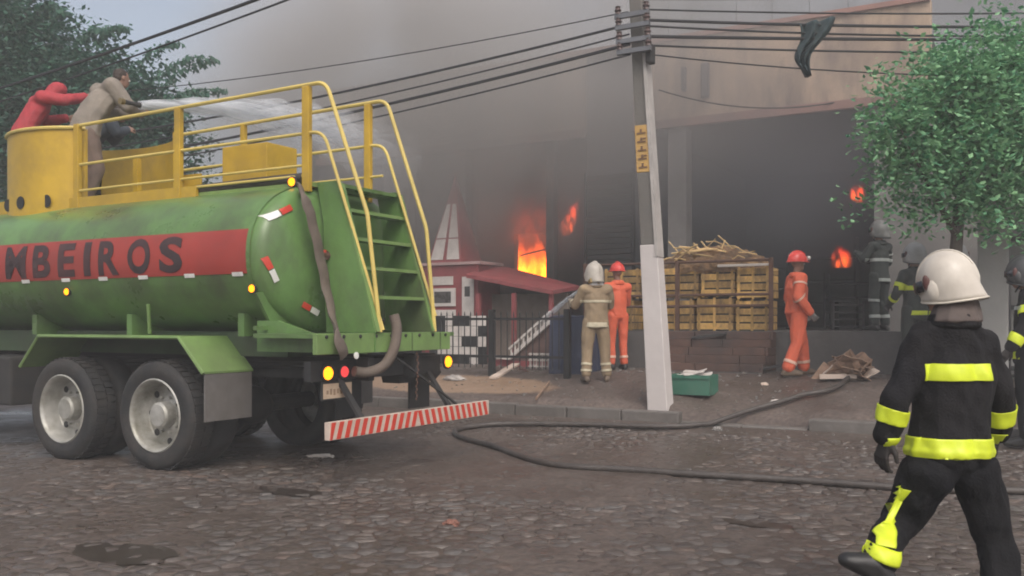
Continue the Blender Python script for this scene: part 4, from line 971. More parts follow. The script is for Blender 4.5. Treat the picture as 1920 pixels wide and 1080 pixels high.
# long hose across the road
pts = [(2050,934),(1920,929),(1760,926),(1640,919),(1500,908),(1300,896),(1180,888),(1050,880),(985,865),(930,845),(880,832),(856,822),(856,812),(885,806),(950,801),(1100,802),(1230,806),(1300,804),(1400,782),(1500,752),(1590,717),(1650,684),(1690,664),(1722,640)]
gp = [ground_px(*p) for p in pts]; gp = spline([Vector((p.x,p.y,p.z)) for p in gp], 6)
gp = [Vector((p.x,p.y,max(H(p.x,p.y),H(p.x,p.y+.12),H(p.x,p.y-.1))+.034)) for p in gp]
tag(MB().tube(gp, .033, 10).build('fire_hose', hose_d, base=tuple(gp[40]), smooth=True), 'long dark fire hose looping over the cobbles up to the platform', 'hose')

# ------------------------------------------------------------------ debris
def gp_(px, py): return ground_px(px, py)
def rubble(name, label, cat, px, py, build, m):
    p = gp_(px, py); g = MB(); build(g, p); o = g.build(name, m, base=tuple(p)); tag(o, label, cat); return o
grn_pl = mat('green_plastic', (.04,.16,.11), .4, .15, 5, dirt=.3)
p = gp_(1300, 738)
cr = thing('plastic_crate', 'green plastic crate of white papers right beside the whitewashed pole base', 'crate', p)
def pl_crate(c, w_, d_, h_, m, par):
    x, y, z = c
    for a in ((x-w_/2,x+w_/2,y-d_/2,y-d_/2+.02),(x-w_/2,x+w_/2,y+d_/2-.02,y+d_/2),(x-w_/2,x-w_/2+.02,y-d_/2+.022,y+d_/2-.022),(x+w_/2-.02,x+w_/2,y-d_/2+.022,y+d_/2-.022)):
        MB().box(a[0],a[1],a[2],a[3],z+.01,z+h_).build('side', m, par)
    MB().box(x-w_/2-.012,x+w_/2+.012,y-d_/2-.015,y-d_/2-.002,z+h_-.05,z+h_-.01).build('rim', m, par)
    MB().box(x-w_/2,x+w_/2,y-d_/2,y+d_/2,z-.01,z+.008).build('bottom', m, par)
pl_crate(p, .58, .4, .26, grn_pl, cr)
g = MB()
for k in range(9):
    a = Vector((p.x-.24+R.uniform(0,.42), p.y-.12+R.uniform(0,.25), p.z+.2+.012*k)); r_ = R.uniform(-.5,.5)
    M_ = Matrix.Translation(a) @ Euler((R.uniform(-.3,.3),R.uniform(-.3,.3),r_)).to_matrix().to_4x4()
    bm = bmesh.new(); bmesh.ops.create_cube(bm, size=1)
    for q in bm.verts: q.co = M_ @ Vector((q.co.x*.26,q.co.y*.18,q.co.z*.012))
    g.bm(bm)
for_cr = g.build('papers', white_wall, cr)
p = gp_(1306, 668)
bd = MB().slab(p+Vector((-.02,.05,.0)), p+Vector((-.10,.25,.50)), (1,0,0), .24, .03).build('board', mat('cream_board', (.5,.40,.32), .8, .2, 3, dirt=.4), base=tuple(p)); tag(bd, 'cream board with a pinkish edge leaning against the dark steps', 'board')
MB().slab(p+Vector((-.15,.03,.0)), p+Vector((-.23,.23,.5)), (1,0,0), .03, .034).build('edge', white_wall, bd)
p = gp_(1345, 665)
o = MB().slab(p+Vector((-.2,0,.03)), p+Vector((.22,.05,.06)), (0,1,0), .16, .03).build('plastic_sheet', mat('pale_pink_sheet', (.50,.33,.36), .5, .3, 6), base=tuple(p)); tag(o, 'crumpled pink and white sheet on the ground before the steps', 'sheet')
def crumple(name, label, cat, px, py, sx, sy, sz, m, seed, base_z=0):
    p = gp_(px, py); bm = bmesh.new(); bmesh.ops.create_icosphere(bm, subdivisions=3, radius=1)
    for q in bm.verts:
        n_ = noise.noise(q.co*2.3+Vector((seed,0,0)))*.5+noise.noise(q.co*6+Vector((0,seed,0)))*.25
        c = q.co*(1+n_); q.co = Vector((c.x*sx, c.y*sy, max(-.05,c.z)*sz))+p+Vector((0,0,base_z))
    o = MB().bm(bm).build(name, m, base=tuple(p)); tag(o, label, cat); return o
card = mat('wet_cardboard', (.30,.19,.13), .85, .4, 7, .3, 20, dirt=.5)
cardl = mat('pale_cardboard', (.62,.50,.42), .8, .2, 5, dirt=.3, dirtcol=(.3,.22,.17))
hp2 = thing('cardboard_heap', 'collapsed heap of brown cardboard on the ground behind the orange-suited worker', 'heap', gp_(1575,712))
p = gp_(1575, 712)
for k in range(16):
    a = p+Vector((R.uniform(-.28,.3), R.uniform(-.1,.35), R.uniform(.04,.26))); e = Euler((R.uniform(-1,1),R.uniform(-.9,.9),R.uniform(0,3)))
    bm = bmesh.new(); bmesh.ops.create_grid(bm, x_segments=4, y_segments=3, size=.5)
    for q in bm.verts: q.co = Vector((q.co.x*.36, q.co.y*.24, .05*noise.noise(q.co*3+Vector((k,0,0)))))
    g = MB().bm(bm, Matrix.Translation(a)@e.to_matrix().to_4x4()); o = g.build('sheet', card if k%3 else cardl, hp2); o.modifiers.new('s','SOLIDIFY').thickness = .012
p = gp_(1570,714)
o = MB().slab(p+Vector((-.22,-.05,.05)), p+Vector((.24,.05,.07)), (0,1,0), .2, .06).build('foam_block', cardl, base=tuple(p)); tag(o, 'flat cream slab lying against the hose under the cardboard heap', 'slab')
p = gp_(1600, 668)
gb = thing('plastic_bin', 'teal green plastic bin standing by the platform near the cardboard', 'bin', p)
MB().loft([[Vector((p.x+a*w_,p.y+.2+b*w_,p.z+z)) for a,b in ((-1,-1),(1,-1),(1,1),(-1,1))] for z, w_ in ((0,.17),(.46,.21))]).build('body', grn_pl, gb, bevel=.02)
MB().box(p.x-.24,p.x+.24,p.y-.04,p.y+.44,p.z+.462,p.z+.50,.012).build('lid', grn_pl, gb)
p = gp_(1562, 690)
cf = thing('chair_frame', 'bent pale tube frame of a broken chair beside the orange-suited worker', 'chair frame', p)
MB().tube(spline([p+Vector((-.12,0,0)),p+Vector((-.12,.05,.42)),p+Vector((-.05,.06,.5)),p+Vector((.12,.06,.5)),p+Vector((.2,.05,.42)),p+Vector((.22,0,0))],6), .014, 8).build('tube', mat('pale_tube', (.45,.44,.42), .4, metal=.5), cf, smooth=True)
MB().tube([p+Vector((-.12,.03,.22)),p+Vector((.2,.03,.22))], .012, 8).build('crosspiece', MATS['pale_tube'], cf)
MB().box(p.x-.1,p.x+.2,p.y+.06,p.y+.3,p.z+.24,p.z+.27,.01).build('seat', card, cf)
# planks and scrap on the left of the forecourt
for (x0,y0,x1,y1,w_,m,lb_) in ((925,712,968,688,.14,cardl,'short pale plank leaning at the foot of the black fence post'),(1005,752,1030,722,.02,card,'thin brown lath on the sandy pavement')):
    a, b = gp_(x0,y0), gp_(x1,y1); a.z += .03; b.z += .05
    o = MB().slab(a, b, (1,0,0), w_, .03).build('plank', m, base=tuple(a)); tag(o, lb_, 'plank')
crumple('plastic_bag', 'flattened white plastic scrap on the road behind the rear wheels', 'plastic scrap', 604, 857, .16, .10, .03, white_wall, 1)
crumple('paper_scrap', 'crumpled pale scrap on the paving left of the orange-suited worker', 'scrap', 1420, 692, .07, .06, .08, white_wall, 2)
crumple('paper_scrap', 'small white scrap on the paving below the orange-suited worker', 'scrap', 1458, 755, .09, .05, .035, white_wall, 3)
crumple('paper_scrap', 'tiny yellowish scrap between the green crate and the orange-suited worker', 'scrap', 1433, 722, .05, .04, .035, cardl, 4)
crumple('stone', 'small pale stone in the gutter by the driveway', 'stone', 1345, 806, .06, .05, .04, concrete, 5)
crumple('fire_glint', 'orange-red lump painted as the fire reflected on the cobbles', 'glint', 845, 985, .06, .05, .035, mat('glint_red', (.20,.09,.065), .85, .2, 8), 6)  # coloured lump stands in for the fire's orange reflection on the road
crumple('red_rag', 'small red rag on the paving in front of the steps', 'rag', 1368, 688, .07,.05,.05, red_p, 7)
crumple('rubbish_bag', 'low dark rubbish bag slumped at the foot of the steps', 'rubbish bag', 1350, 690, .2,.15,.14, chassis, 8)
crumple('wet_rags', 'pale wet rags lying at the rear of the fence near the truck light', 'rags', 852, 712, .2,.1,.07, mat('pale_rag', (.34,.31,.29), .9, .3, 8), 9)
for k, (px_, py_, L_, a_, lb_) in enumerate(((1245,690,.7,.3,'charred plank flat at the foot of the steps, nearest the pole'),(1400,672,.8,-.2,'long charred plank lying across the bottom step'),(1445,700,.5,.9,'short charred stick pointing at the orange-suited worker'),
        (1535,655,.9,.1,'charred beam leaning along the platform behind the broken chair'),(1640,668,.6,-.6,'charred plank between the teal bin and the dark platform'),(1330,640,.6,.5,'blackened slat resting on the upper steps'))):
    p = gp_(px_, py_) if py_ > 650 else at_v(px_, py_, 14.3); d_ = Vector((math.cos(a_),math.sin(a_)*.4,.12))*L_/2
    tag(MB().slab(p-d_+Vector((0,0,.09)), p+d_+Vector((0,0,.09)), (0,1,.2), .09, .03).build('charred_plank', dark_wall, base=tuple(p)), lb_, 'plank')
crumple('burnt_heap', 'low heap of ash and burnt goods along the platform, right of the teal bin', 'heap', 1660, 690, .45,.22,.16, dark_wall, 12)
crumple('burnt_heap', 'heap of soaked black rags between the steps and the worker in orange', 'heap', 1452, 668, .3,.2,.2, dark_wall, 13)
puddle_m = mat('puddle_water', (.040,.031,.026), .32, .2, 2)
for k, (px_, py_, a_, b_) in enumerate(((232,1042,.42,.20),(545,925,.34,.15),(1425,985,.26,.10),(800,862,.75,.20),(1120,800,.8,.16))):
    p = gp_(px_, py_); g = MB(); n_ = 36; ring = []
    for i_ in range(n_):
        t = 2*PI*i_/n_; rr_ = 1+.38*noise.noise(Vector((math.cos(t)*1.3+k*7, math.sin(t)*1.3, 0)))+.15*noise.noise(Vector((math.cos(t)*4, math.sin(t)*4+k, 0)))
        u_, v_ = p.x+a_*rr_*math.cos(t), p.y+b_*rr_*math.sin(t); ring.append(Vector((u_, v_, H(u_, min(v_,KERB-.01))+.0085)))
    g.v = [p+Vector((0,0,.0085))]+ring; g.f = [[0,1+i_,1+(i_+1)%n_] for i_ in range(n_)]; g.mi = [0]*n_
    tag(g.build('puddle', puddle_m), kind='structure')
# scattered grit on the paving
g = MB(); rg = random.Random(31)
for k in range(900):
    if k % 3: uu, vv = rg.uniform(-9,1.5), rg.uniform(11.7,14.4)
    else: uu, vv = rg.uniform(-8,1), rg.uniform(9.8,11.3)
    s_ = rg.uniform(.006,.022)*(1.5 if vv > 13.3 else 1); z = H(uu,vv)
    vs = [(uu+s_*rg.uniform(.6,1)*a, vv+s_*rg.uniform(.6,1)*b, z+c*s_*.8) for a,b,c in ((-1,-1,0),(1,-1,0),(1,1,0),(-1,1,0),(-.6,-.5,1),(.5,-.6,.8),(.6,.5,1),(-.5,.6,.9))]
    g.add(vs, [(4,5,6,7),(0,1,5,4),(1,2,6,5),(2,3,7,6),(3,0,4,7)])
tag(g.build('grit', kerb_m), kind='stuff')
# dark charred stock on the platform, barely seen in the smoke
dk = random.Random(8)
for k, (uu, vv, w_, h_) in enumerate(((-3.2,19,.9,1.1),(-2.9,17.2,.5,.5),(-5.2,20,1.2,1.6),(-4.2,21.5,1.4,2.0))):
    c = thing('charred_shelf', ('low charred shelf beside the dim red flame in the dark opening','overturned burnt shelf nearest the platform edge in the dark opening','tall burnt shelf deep inside behind the grey pillar','tallest burnt shelf at the back of the dark opening')[k], 'shelf', (uu,vv,PLT))
    for q in (uu-w_/2, uu+w_/2): MB().box(q-.02,q+.02,vv-.2,vv+.2,PLT,PLT+h_).build('side_panel', dark_wall, c)
    for j in range(4): MB().box(uu-w_/2+.022,uu+w_/2-.022,vv-.2,vv+.2,PLT+h_*j/4+.05,PLT+h_*j/4+.08).build('board', dark_wall, c)

# ------------------------------------------------------------------ people
def ell(c, r, sub=2):
    bm = bmesh.new(); bmesh.ops.create_icosphere(bm, subdivisions=sub, radius=1)
    r = r if isinstance(r, (tuple, list)) else (r, r, r)
    pts = [Vector((q.co.x*r[0], q.co.y*r[1], q.co.z*r[2]))+Vector(c) for q in bm.verts]; bm.free(); return pts
def hull(g, a, ra, b=None, rb=None, sub=2):
    bm = bmesh.new()
    for p in ell(a, ra, sub)+(ell(b, rb if rb is not None else ra, sub) if b is not None else []): bm.verts.new(p)
    r = bmesh.ops.convex_hull(bm, input=bm.verts[:]); 
    bmesh.ops.delete(bm, geom=[v for v in bm.verts if not v.link_faces], context='VERTS'); g.bm(bm)
def voxel(g, size, smooth_it=4, wr=0.0, wf=9, seed=0):
    me = bpy.data.meshes.new('tmp'); me.from_pydata([tuple(p) for p in g.v], [], g.f); o = bpy.data.objects.new('tmp', me); C.objects.link(o)
    bm = bmesh.new(); bm.from_mesh(me); bmesh.ops.recalc_face_normals(bm, faces=bm.faces); bm.to_mesh(me); bm.free()
    m = o.modifiers.new('r','REMESH'); m.mode = 'VOXEL'; m.voxel_size = size
    s = o.modifiers.new('s','SMOOTH'); s.factor = .5; s.iterations = smooth_it
    dg = bpy.context.evaluated_depsgraph_get(); res = bpy.data.meshes.new_from_object(o.evaluated_get(dg)); bpy.data.objects.remove(o)
    if wr:
        nrm = [v.normal.copy() for v in res.vertices]
        for v, n_ in zip(res.vertices, nrm):
            c = v.co; q = Vector((c.x*wf, c.y*wf, c.z*wf*.55+seed))
            v.co = c + n_*wr*(noise.noise(q)+.6*noise.noise(q*2.1+Vector((c.z*6,0,0))))
    res.polygons.foreach_set('use_smooth', [True]*len(res.polygons)); return res
def cut(me, planes, near=None, off=.004, th=.003):
    """the part of a garment between planes, lifted a little off it: a tape sewn on"""
    bm = bmesh.new(); bm.from_mesh(me)
    for co, no in planes:
        bmesh.ops.bisect_plane(bm, geom=bm.verts[:]+bm.edges[:]+bm.faces[:], plane_co=co, plane_no=no, clear_inner=True)
    if near:
        a, b, d = near; a, b = Vector(a), Vector(b); ab = b-a
        kill = [f for f in bm.faces if (lambda c: (c-(a+ab*max(0,min(1,(c-a).dot(ab)/ab.dot(ab))))).length > d)(f.calc_center_median())]
        bmesh.ops.delete(bm, geom=kill, context='FACES')
    bm.normal_update()
    for v in bm.verts: v.co += v.normal*off
    out = bpy.data.meshes.new('tape'); bm.to_mesh(out); bm.free(); return out
skin_m = mat('skin', (.30,.17,.12), .6, .08, 10)
def make_hand(sz=1.0, curl=.5):
    g = MB(); hull(g, (0,0,0), (.026,.02,.02), (0,.004,-.085), (.040,.014,.014))
    for k, (x, L_) in enumerate(((-.031,.066),(-.0105,.078),(.0105,.073),(.030,.056))):
        p = Vector((x,.002,-.085)); ang = .15+curl*.5; r_ = .0105
        for s_ in (.45,.32,.26):
            q = p+Vector((x*.08, math.sin(ang)*L_*s_, -math.cos(ang)*L_*s_)); hull(g, p, r_, q, r_*.93, 1); p = q; ang += curl*.75; r_ *= .93
    p = Vector((-.028,.006,-.025)); q = p+Vector((-.028,.012,-.034)); hull(g, p, .014, q, .0125, 1); r_ = q+Vector((-.006,.012,-.028)); hull(g, q, .012, r_, .010, 1)
    return voxel(g, .0055, 2)
HANDS = {'open': make_hand(1,.45), 'grip': make_hand(1,1.35)}
def hand_obj(name, kind, m, parent, wrist, elbow, left, palm, s=1.12):
    me = HANDS[kind].copy(); me.materials.clear(); me.materials.append(m)
    o = bpy.data.objects.new(name, me); C.objects.link(o); o.parent = parent
    z = (Vector(elbow)-Vector(wrist)).normalized(); y = Vector(palm); y = (y-z*y.dot(z)).normalized(); x = y.cross(z)
    M_ = Matrix((x,y,z)).transposed().to_4x4(); M_.translation = Vector(wrist)
    o.matrix_local = M_ @ Matrix.Diagonal((-s if left else s, s, s, 1)); return o
def helmet(parent, c, yaw, pitch, style, m, trim, s=1.0):
    """style 'jet': deep shell with flared neck guard; 'cap': shallow hard hat with a brim"""
    g = MB(); n_ = 40; rings = []
    rx, ry, rz = (.132*s, .148*s, .168*s) if style == 'jet' else (.122*s, .150*s, .140*s)
    low = -.66 if style == 'jet' else .05
    K = 12
    for i in range(K+1):
        t = i/K; ring = []
        for j in range(n_):
            a = 2*PI*j/n_; back = max(0, -math.sin(a)); front = max(0, math.sin(a)); side = abs(math.cos(a))
            el_end = (low - .16*back**1.2 + .20*front + (-.12*side if style == 'jet' else 0)) if style == 'jet' else .02
            el = PI/2 + (el_end-PI/2)*t
            x = math.cos(a)*math.cos(el)*rx if el > 0 else math.cos(a)*rx*(1+.05*el); y = math.sin(a)*math.cos(el)*ry if el > 0 else math.sin(a)*ry*(1-.05*el); z = math.sin(el)*rz
            if style == 'jet' and el < 0: x *= 1+.03*back*(-el/.6)+.01; y *= 1+.13*back*(-el/.6)
            ridge = max(0, 1-abs(math.cos(a))*math.cos(max(0,el))/.20) if style == 'jet' else max(0, 1-abs(math.cos(a))*math.cos(max(0,el))/.12)*.6
            z += ridge*.016*s*max(0,math.sin(el)); y += ridge*.016*s*math.copysign(1,math.sin(a)+1e-9)*max(0,math.cos(el)) if el > -.2 else 0
            ring.append(Vector((x,y,z)))
        rings.append(ring)
    M_ = Matrix.Translation(Vector(c)) @ Euler((pitch,0,yaw)).to_matrix().to_4x4()
    g.loft(rings, cap=False); g.f.append(list(range(n_))); g.mi.append(0)
    for v in g.v: v.xyz = M_ @ v
    BASE.setdefault(parent, Vector((0,0,0)))
    def bld_(g, name, m, par, smooth=True, th=0):
        b0 = BASE[par]; BASE[par] = Vector((0,0,0)); o = g.build(name, m, par, smooth=smooth); BASE[par] = b0; BASE[o] = Vector((0,0,0))
        if th: md = o.modifiers.new('s','SOLIDIFY'); md.thickness = th; md.offset = -1
        return o
    h = bld_(g, 'helmet', m, parent, th=.006)
    last = [M_ @ v for v in rings[-1]]
    edge = bld_(MB().tube(last+[last[0]], .006*s, 6), 'helmet_edge', trim, h)
    if style == 'cap':
        g = MB(); r2 = [M_ @ Vector((v.x*1.14, v.y*(1.12 if v.y < 0 else 1.30), v.z-.012)) for v in rings[-1]]
        g.loft([last, r2], cap=False); bld_(g, 'brim', m, h, th=.005)
        g = MB().cyl(M_ @ Vector((0,.165*s,.05)), M_ @ Vector((0,.205*s,.05)), .028, .032, 12); bld_(g, 'head_lamp', white_p, h)
        g = MB().tube([M_ @ Vector((0,y_,z_)) for y_, z_ in ((-.14,.07),(-.07,.135),(.0,.152),(.07,.14),(.13,.10))], .012, 6); bld_(g, 'comb', m, h)
    else:
        g = MB(); sm_ = [M_ @ Vector((0, y_*ry*1.055, z_*rz*1.055)) for y_, z_ in [(math.cos(q_), math.sin(q_)) for q_ in [(.25+2.5*k_/14) for k_ in range(15)]]]
        g.tube(sm_, .014*s, 8, flat=.45); bld_(g, 'crest', m, h)
        for sx in (-1,1):
            g = MB(); g.tube([M_ @ Vector((sx*.095*s,.02*s,-.09*s)), M_ @ Vector((sx*.07*s,.06*s,-.14*s)), M_ @ Vector((0,.075*s,-.17*s))], .008, 6); bld_(g, 'chin_strap', mat('strap_black', (.02,.02,.02), .8), h)
        for sx in (-1,1):      # ear cover and dark side slot
            g = MB(); g.sphere((sx*.116*s,.055*s,-.035*s), .05*s, 2, (.35,.8,1.2)); 
            for v in g.v: v.xyz = M_ @ v
            bld_(g, 'side_cover', m, h)
            g = MB(); g.sphere((sx*.121*s,.082*s,.010*s), .034*s, 2, (.25,.6,1.35))
            for v in g.v: v.xyz = M_ @ v
            bld_(g, 'side_slot', mat('slot_brown', (.09,.035,.03), .6), h)
        g = MB(); vis = [[M_ @ Vector((math.sin(b)*.132*s, math.cos(b)*.172*s, z)) for b in [(-.9+1.8*k/10) for k in range(11)]] for z in (.03*s,-.03*s)]
        V = vis[0]+vis[1]; g.add(V, [(k,k+1,12+k,11+k) for k in range(10)]); bld_(g, 'visor', mat('smoked_visor', (.03,.03,.035), .15), h, th=.003)
    return h

STAND = dict(head=(0,.02,1.62), neck=(0,-.005,1.46), chest=(0,0,1.27), waist=(0,0,1.06), pelvis=(0,0,.93),
  shL=(-.185,-.01,1.40), elL=(-.25,-.03,1.12), wrL=(-.26,.06,.87), shR=(.185,-.01,1.40), elR=(.25,-.03,1.12), wrR=(.26,.06,.87),
  hipL=(-.095,0,.90), knL=(-.11,.02,.49), anL=(-.12,-.01,.09), toL=(-.14,.16,.045), hipR=(.095,0,.90), knR=(.11,.02,.49), anR=(.12,-.01,.09), toR=(.14,.16,.045))
def person(label, loc, yaw, pose, top, bottom, boot, glove, helm=None, hyaw=0.0, hpitch=0.0, tapes=(), vox=.013, bulk=1.0, hair=None, scale=1.0, hand=('open','open'), palm=((.6,.4,0),(-.6,.4,0)), face_yaw=None, flap=None, hood=None, hem=.78, wr=.012, skin=None, group=None):
    J = {k: Vector(v) for k, v in {**STAND, **pose}.items()}
    root = bpy.data.objects.new('person', None); C.objects.link(root); root.location = loc; root.rotation_euler = (0,0,yaw); root.scale = (scale,)*3
    tag(root, label, 'person', group); sk = skin or skin_m
    def link(name, me, m, par, solid=0):
        me.materials.clear(); me.materials.append(m); o = bpy.data.objects.new(name, me); C.objects.link(o); o.parent = par; o.name = name
        if solid: md = o.modifiers.new('s','SOLIDIFY'); md.thickness = solid; md.offset = 1
        BASE[o] = Vector((0,0,0)); return o
    # body: one continuous figure
    g = MB(); hy = hyaw if face_yaw is None else face_yaw; Rm = Euler((hpitch,0,hy)).to_matrix()
    hd = J['head']; L = lambda p: hd + Rm @ Vector(p)
    hull(g, L((0,-.01,.03)), (.074,.092,.088), L((0,.035,-.055)), (.052,.055,.05)); hull(g, L((0,.085,-.005)), (.010,.012,.008), L((0,.102,-.028)), (.014,.012,.010), 1)
    hull(g, L((-.02,.086,-.062)), (.010,.008,.006), L((.02,.086,-.062)), (.010,.008,.006), 1); hull(g, L((-.03,.082,.022)), .011, L((.03,.082,.022)), .011, 1)
    for sx in (-1,1): hull(g, L((sx*.076,-.01,.01)), (.008,.018,.025), L((sx*.079,-.012,-.02)), (.008,.012,.014), 1)
    hull(g, J['neck'], .056, L((0,-.01,-.04)), .052)
    hull(g, J['neck']-Vector((0,0,.03)), (.075,.06,.05), J['chest'], (.150,.10,.11)); hull(g, J['chest'], (.150,.10,.11), J['waist'], (.125,.09,.08)); hull(g, J['waist'], (.125,.09,.08), J['pelvis'], (.148,.10,.09))
    for s_ in 'LR':
        hull(g, J['chest']+Vector((0,0,.08)), (.10,.085,.08), J['sh'+s_], .058); hull(g, J['sh'+s_], .056, J['el'+s_], .042); hull(g, J['el'+s_], .042, J['wr'+s_], .029)
        hull(g, J['hip'+s_], .088, J['kn'+s_], .058); hull(g, J['kn'+s_], .058, J['an'+s_], .040); hull(g, J['an'+s_]-Vector((0,0,.03)), .038, J['to'+s_], .032)
    body = link('body', voxel(g, max(vox,.010), 3), sk, root)
    for sx in (-1,1):
        g = MB(); g.sphere(L((sx*.030,.083,.004)), .0125, 2); e = link('eye', g_mesh(g), mat('eye_white', (.6,.57,.53), .3), root)
        g = MB(); g.sphere(L((sx*.030,.0925,.004)), .006, 1); link('iris', g_mesh(g), mat('iris_brown', (.03,.02,.015), .2), e)
    # jacket
    b = bulk; g = MB()
    pe = J['pelvis']; hemp = Vector((pe.x, pe.y, hem)); 
    hull(g, J['neck']-Vector((0,0,.035)), (.095,.085,.045), J['chest'], (.178*b,.130*b,.12)); hull(g, J['chest'], (.178*b,.130*b,.12), J['waist'], (.168*b,.128*b,.08)); 
    lowr = (.186*b,.142*b,.045); hull(g, J['waist'], (.168*b,.128*b,.08), J['pelvis']+Vector((0,0,-.02)), (.180*b,.136*b,.05))
    if hem < pe.z: hull(g, J['pelvis'], (.180*b,.136*b,.05), hemp+Vector((0,0,.03)), lowr)
    for s_ in 'LR':
        hull(g, J['chest']+Vector((0,0,.07)), (.13,.11,.09), J['sh'+s_], .078*b); hull(g, J['neck']-Vector((0,0,.02)), (.075,.075,.035), J['sh'+s_]+Vector((0,0,-.0)), .074*b); hull(g, J['sh'+s_], .078*b, J['el'+s_], .066*b); w_ = J['el'+s_].lerp(J['wr'+s_], .95); hull(g, J['el'+s_], .066*b, w_, .052*b)
    jm = voxel(g, vox, 4, wr, 8, R.random()*9); jk = link('jacket', jm, top, root)
    g = MB(); hull(g, J['neck']+Vector((0,0,-.02)), (.125,.108,.03), J['neck']+Vector((0,-.005,.03)), (.108,.096,.02)); link('collar', voxel(g, vox*.8, 2), top, jk)
    # trousers
    g = MB(); hull(g, J['waist']+Vector((0,0,-.08)), (.14*b,.11*b,.04), J['pelvis']+Vector((0,0,-.03)), (.162*b,.125*b,.07))
    for s_ in 'LR':
        hull(g, J['pelvis']+Vector((0,0,-.04)), (.10,.10,.07), J['hip'+s_], .108*b); hull(g, J['hip'+s_], .108*b, J['kn'+s_], .082*b); an = J['an'+s_]+(J['kn'+s_]-J['an'+s_])*.12; hull(g, J['kn'+s_], .082*b, an, .076*b)
    tm = voxel(g, vox, 4, wr, 8, R.random()*9); tr = link('trousers', tm, bottom, root)
    for s_ in 'LR':
        g = MB(); an, to = J['an'+s_], J['to'+s_]; hl = an+(an-to).normalized()*.05; hl.z = to.z-.0 if an.z < .2 else an.z-.06
        hull(g, an+(J['kn'+s_]-an)*.32, .060, an, .052); hull(g, an, .052, hl, .046); hull(g, hl, .044, to, (.046,.05,.036)); hull(g, an, .050, to, (.046,.05,.036))
        bt = link('boot', voxel(g, min(vox,.010), 3), boot, root)
        hand_obj('glove' if glove is not skin_m else 'hand', hand[0 if s_ == 'L' else 1], glove, root, J['wr'+s_], J['el'+s_], s_ == 'L', palm[0 if s_ == 'L' else 1])
    for t in tapes:            # (garment, kind, args..., material)
        kind, m, a, b_ = t[0], t[1], t[2], t[3]
        if kind == 'torso':     # between two heights, arms left out; optional x limits
            near = (J['pelvis']+Vector((0,0,-.1)), J['neck'], t[4] if len(t) > 4 else .235)
            pl = [((0,0,a),(0,0,1)), ((0,0,b_),(0,0,-1))]
            if len(t) > 5: pl += [((t[5],0,0),(1,0,0)), ((t[6],0,0),(-1,0,0))]
            me = cut(jm, pl, near); par = jk
        elif kind in ('armL','armR','foreL','foreR'):
            s_ = kind[-1]; p, q = (J['sh'+s_], J['el'+s_]) if kind[:3] == 'arm' else (J['el'+s_], J['wr'+s_]); d = q-p
            me = cut(jm, [(p+d*a, d), (p+d*b_, -d)], (p, q, .088*b)); par = jk
        else:
            s_ = kind[-1]; p, q = (J['hip'+s_], J['kn'+s_]) if 'thigh' in kind else (J['kn'+s_], J['an'+s_]); d = q-p
            pl = [(p+d*a, d), (p+d*b_, -d)]
            if len(t) > 4: nl = Vector((d.z,0,-d.x)).normalized(); pl += [(p+nl*t[4], nl)]
            me = cut(tm, pl, (p, q, .13*b)); par = tr
        if len(me.polygons): link('reflective_tape', me, m, par, .004)
    if helm: helmet(root, hd+Rm @ Vector((0,-.012,.045)), hyaw, hpitch, helm[0], helm[1], helm[2], helm[3] if len(helm) > 3 else 1.0)
    if flap:
        g = MB(); hull(g, hd+Rm@Vector((0,-.03,-.04)), (.088,.085,.04), J['neck']+Vector((0,-.015,.0)), (.118,.10,.02)); link('neck_flap', voxel(g, vox*.8, 2, .014), flap, root)
    if hair:
        g = MB(); hull(g, L((0,-.028,.045)), (.082,.088,.082)); hull(g, L((0,-.05,.0)), (.074,.06,.06)); link('hair', voxel(g, .008, 2, .006, 30), hair, root)
    if hood:
        g = MB(); hull(g, L((0,-.03,.03)), (.115,.125,.115), L((0,-.06,-.06)), (.12,.11,.07)); hull(g, L((0,-.06,-.06)), (.12,.11,.07), J['neck']+Vector((0,-.06,-.06)), (.16,.12,.06)); link('hood', voxel(g, vox, 3, .008), hood, jk)
    return root, J
def g_mesh(g):
    me = bpy.data.meshes.new('m'); me.from_pydata([tuple(p) for p in g.v], [], g.f); me.polygons.foreach_set('use_smooth', [True]*len(me.polygons)); return me

navy = mat('black_turnout_cloth', (.011,.0105,.0125), .95, .3, 5, .35, 90, dirt=.35, dirtcol=(.026,.023,.021), spec=.25)
navy2 = mat('black_trouser_cloth', (.009,.009,.011), .95, .3, 5, .35, 90, dirt=.3, dirtcol=(.022,.02,.018), spec=.2)
lime = mat('lime_tape', (.62,.72,.03), .45, .08, 20)
silver = mat('silver_tape', (.45,.48,.45), .4, .1, 20)
tan_c = mat('tan_turnout_cloth', (.34,.25,.155), .85, .2, 4, .3, 80, dirt=.5, dirtcol=(.17,.12,.08))
tan_t = mat('cream_tape', (.62,.55,.40), .5, .1, 20)
orange_c = mat('orange_overall', (.72,.13,.06), .75, .12, 4, .2, 60, dirt=.3, dirtcol=(.42,.09,.05))
orange_t = mat('pale_orange_tape', (.80,.50,.38), .5, .1, 20)
white_h = mat('white_helmet', (.60,.55,.48), .38, .10, 5, .06, 12, dirt=.6, dirtcol=(.36,.31,.26))
trim_h = mat('helmet_trim', (.55,.50,.42), .4)
red_h = mat('red_helmet', (.72,.07,.055), .35, .08, 4)
dark_h = mat('dark_helmet', (.05,.05,.05), .4)
boot_m = mat('boot_rubber', (.016,.015,.015), .5, .3, 5)
boot_b = mat('muddy_boot', (.14,.10,.07), .7, .3, 5)
glove_m = mat('dark_glove', (.022,.018,.017), .7, .3, 6)
glove_g = mat('grey_glove', (.22,.21,.20), .7, .3, 6)

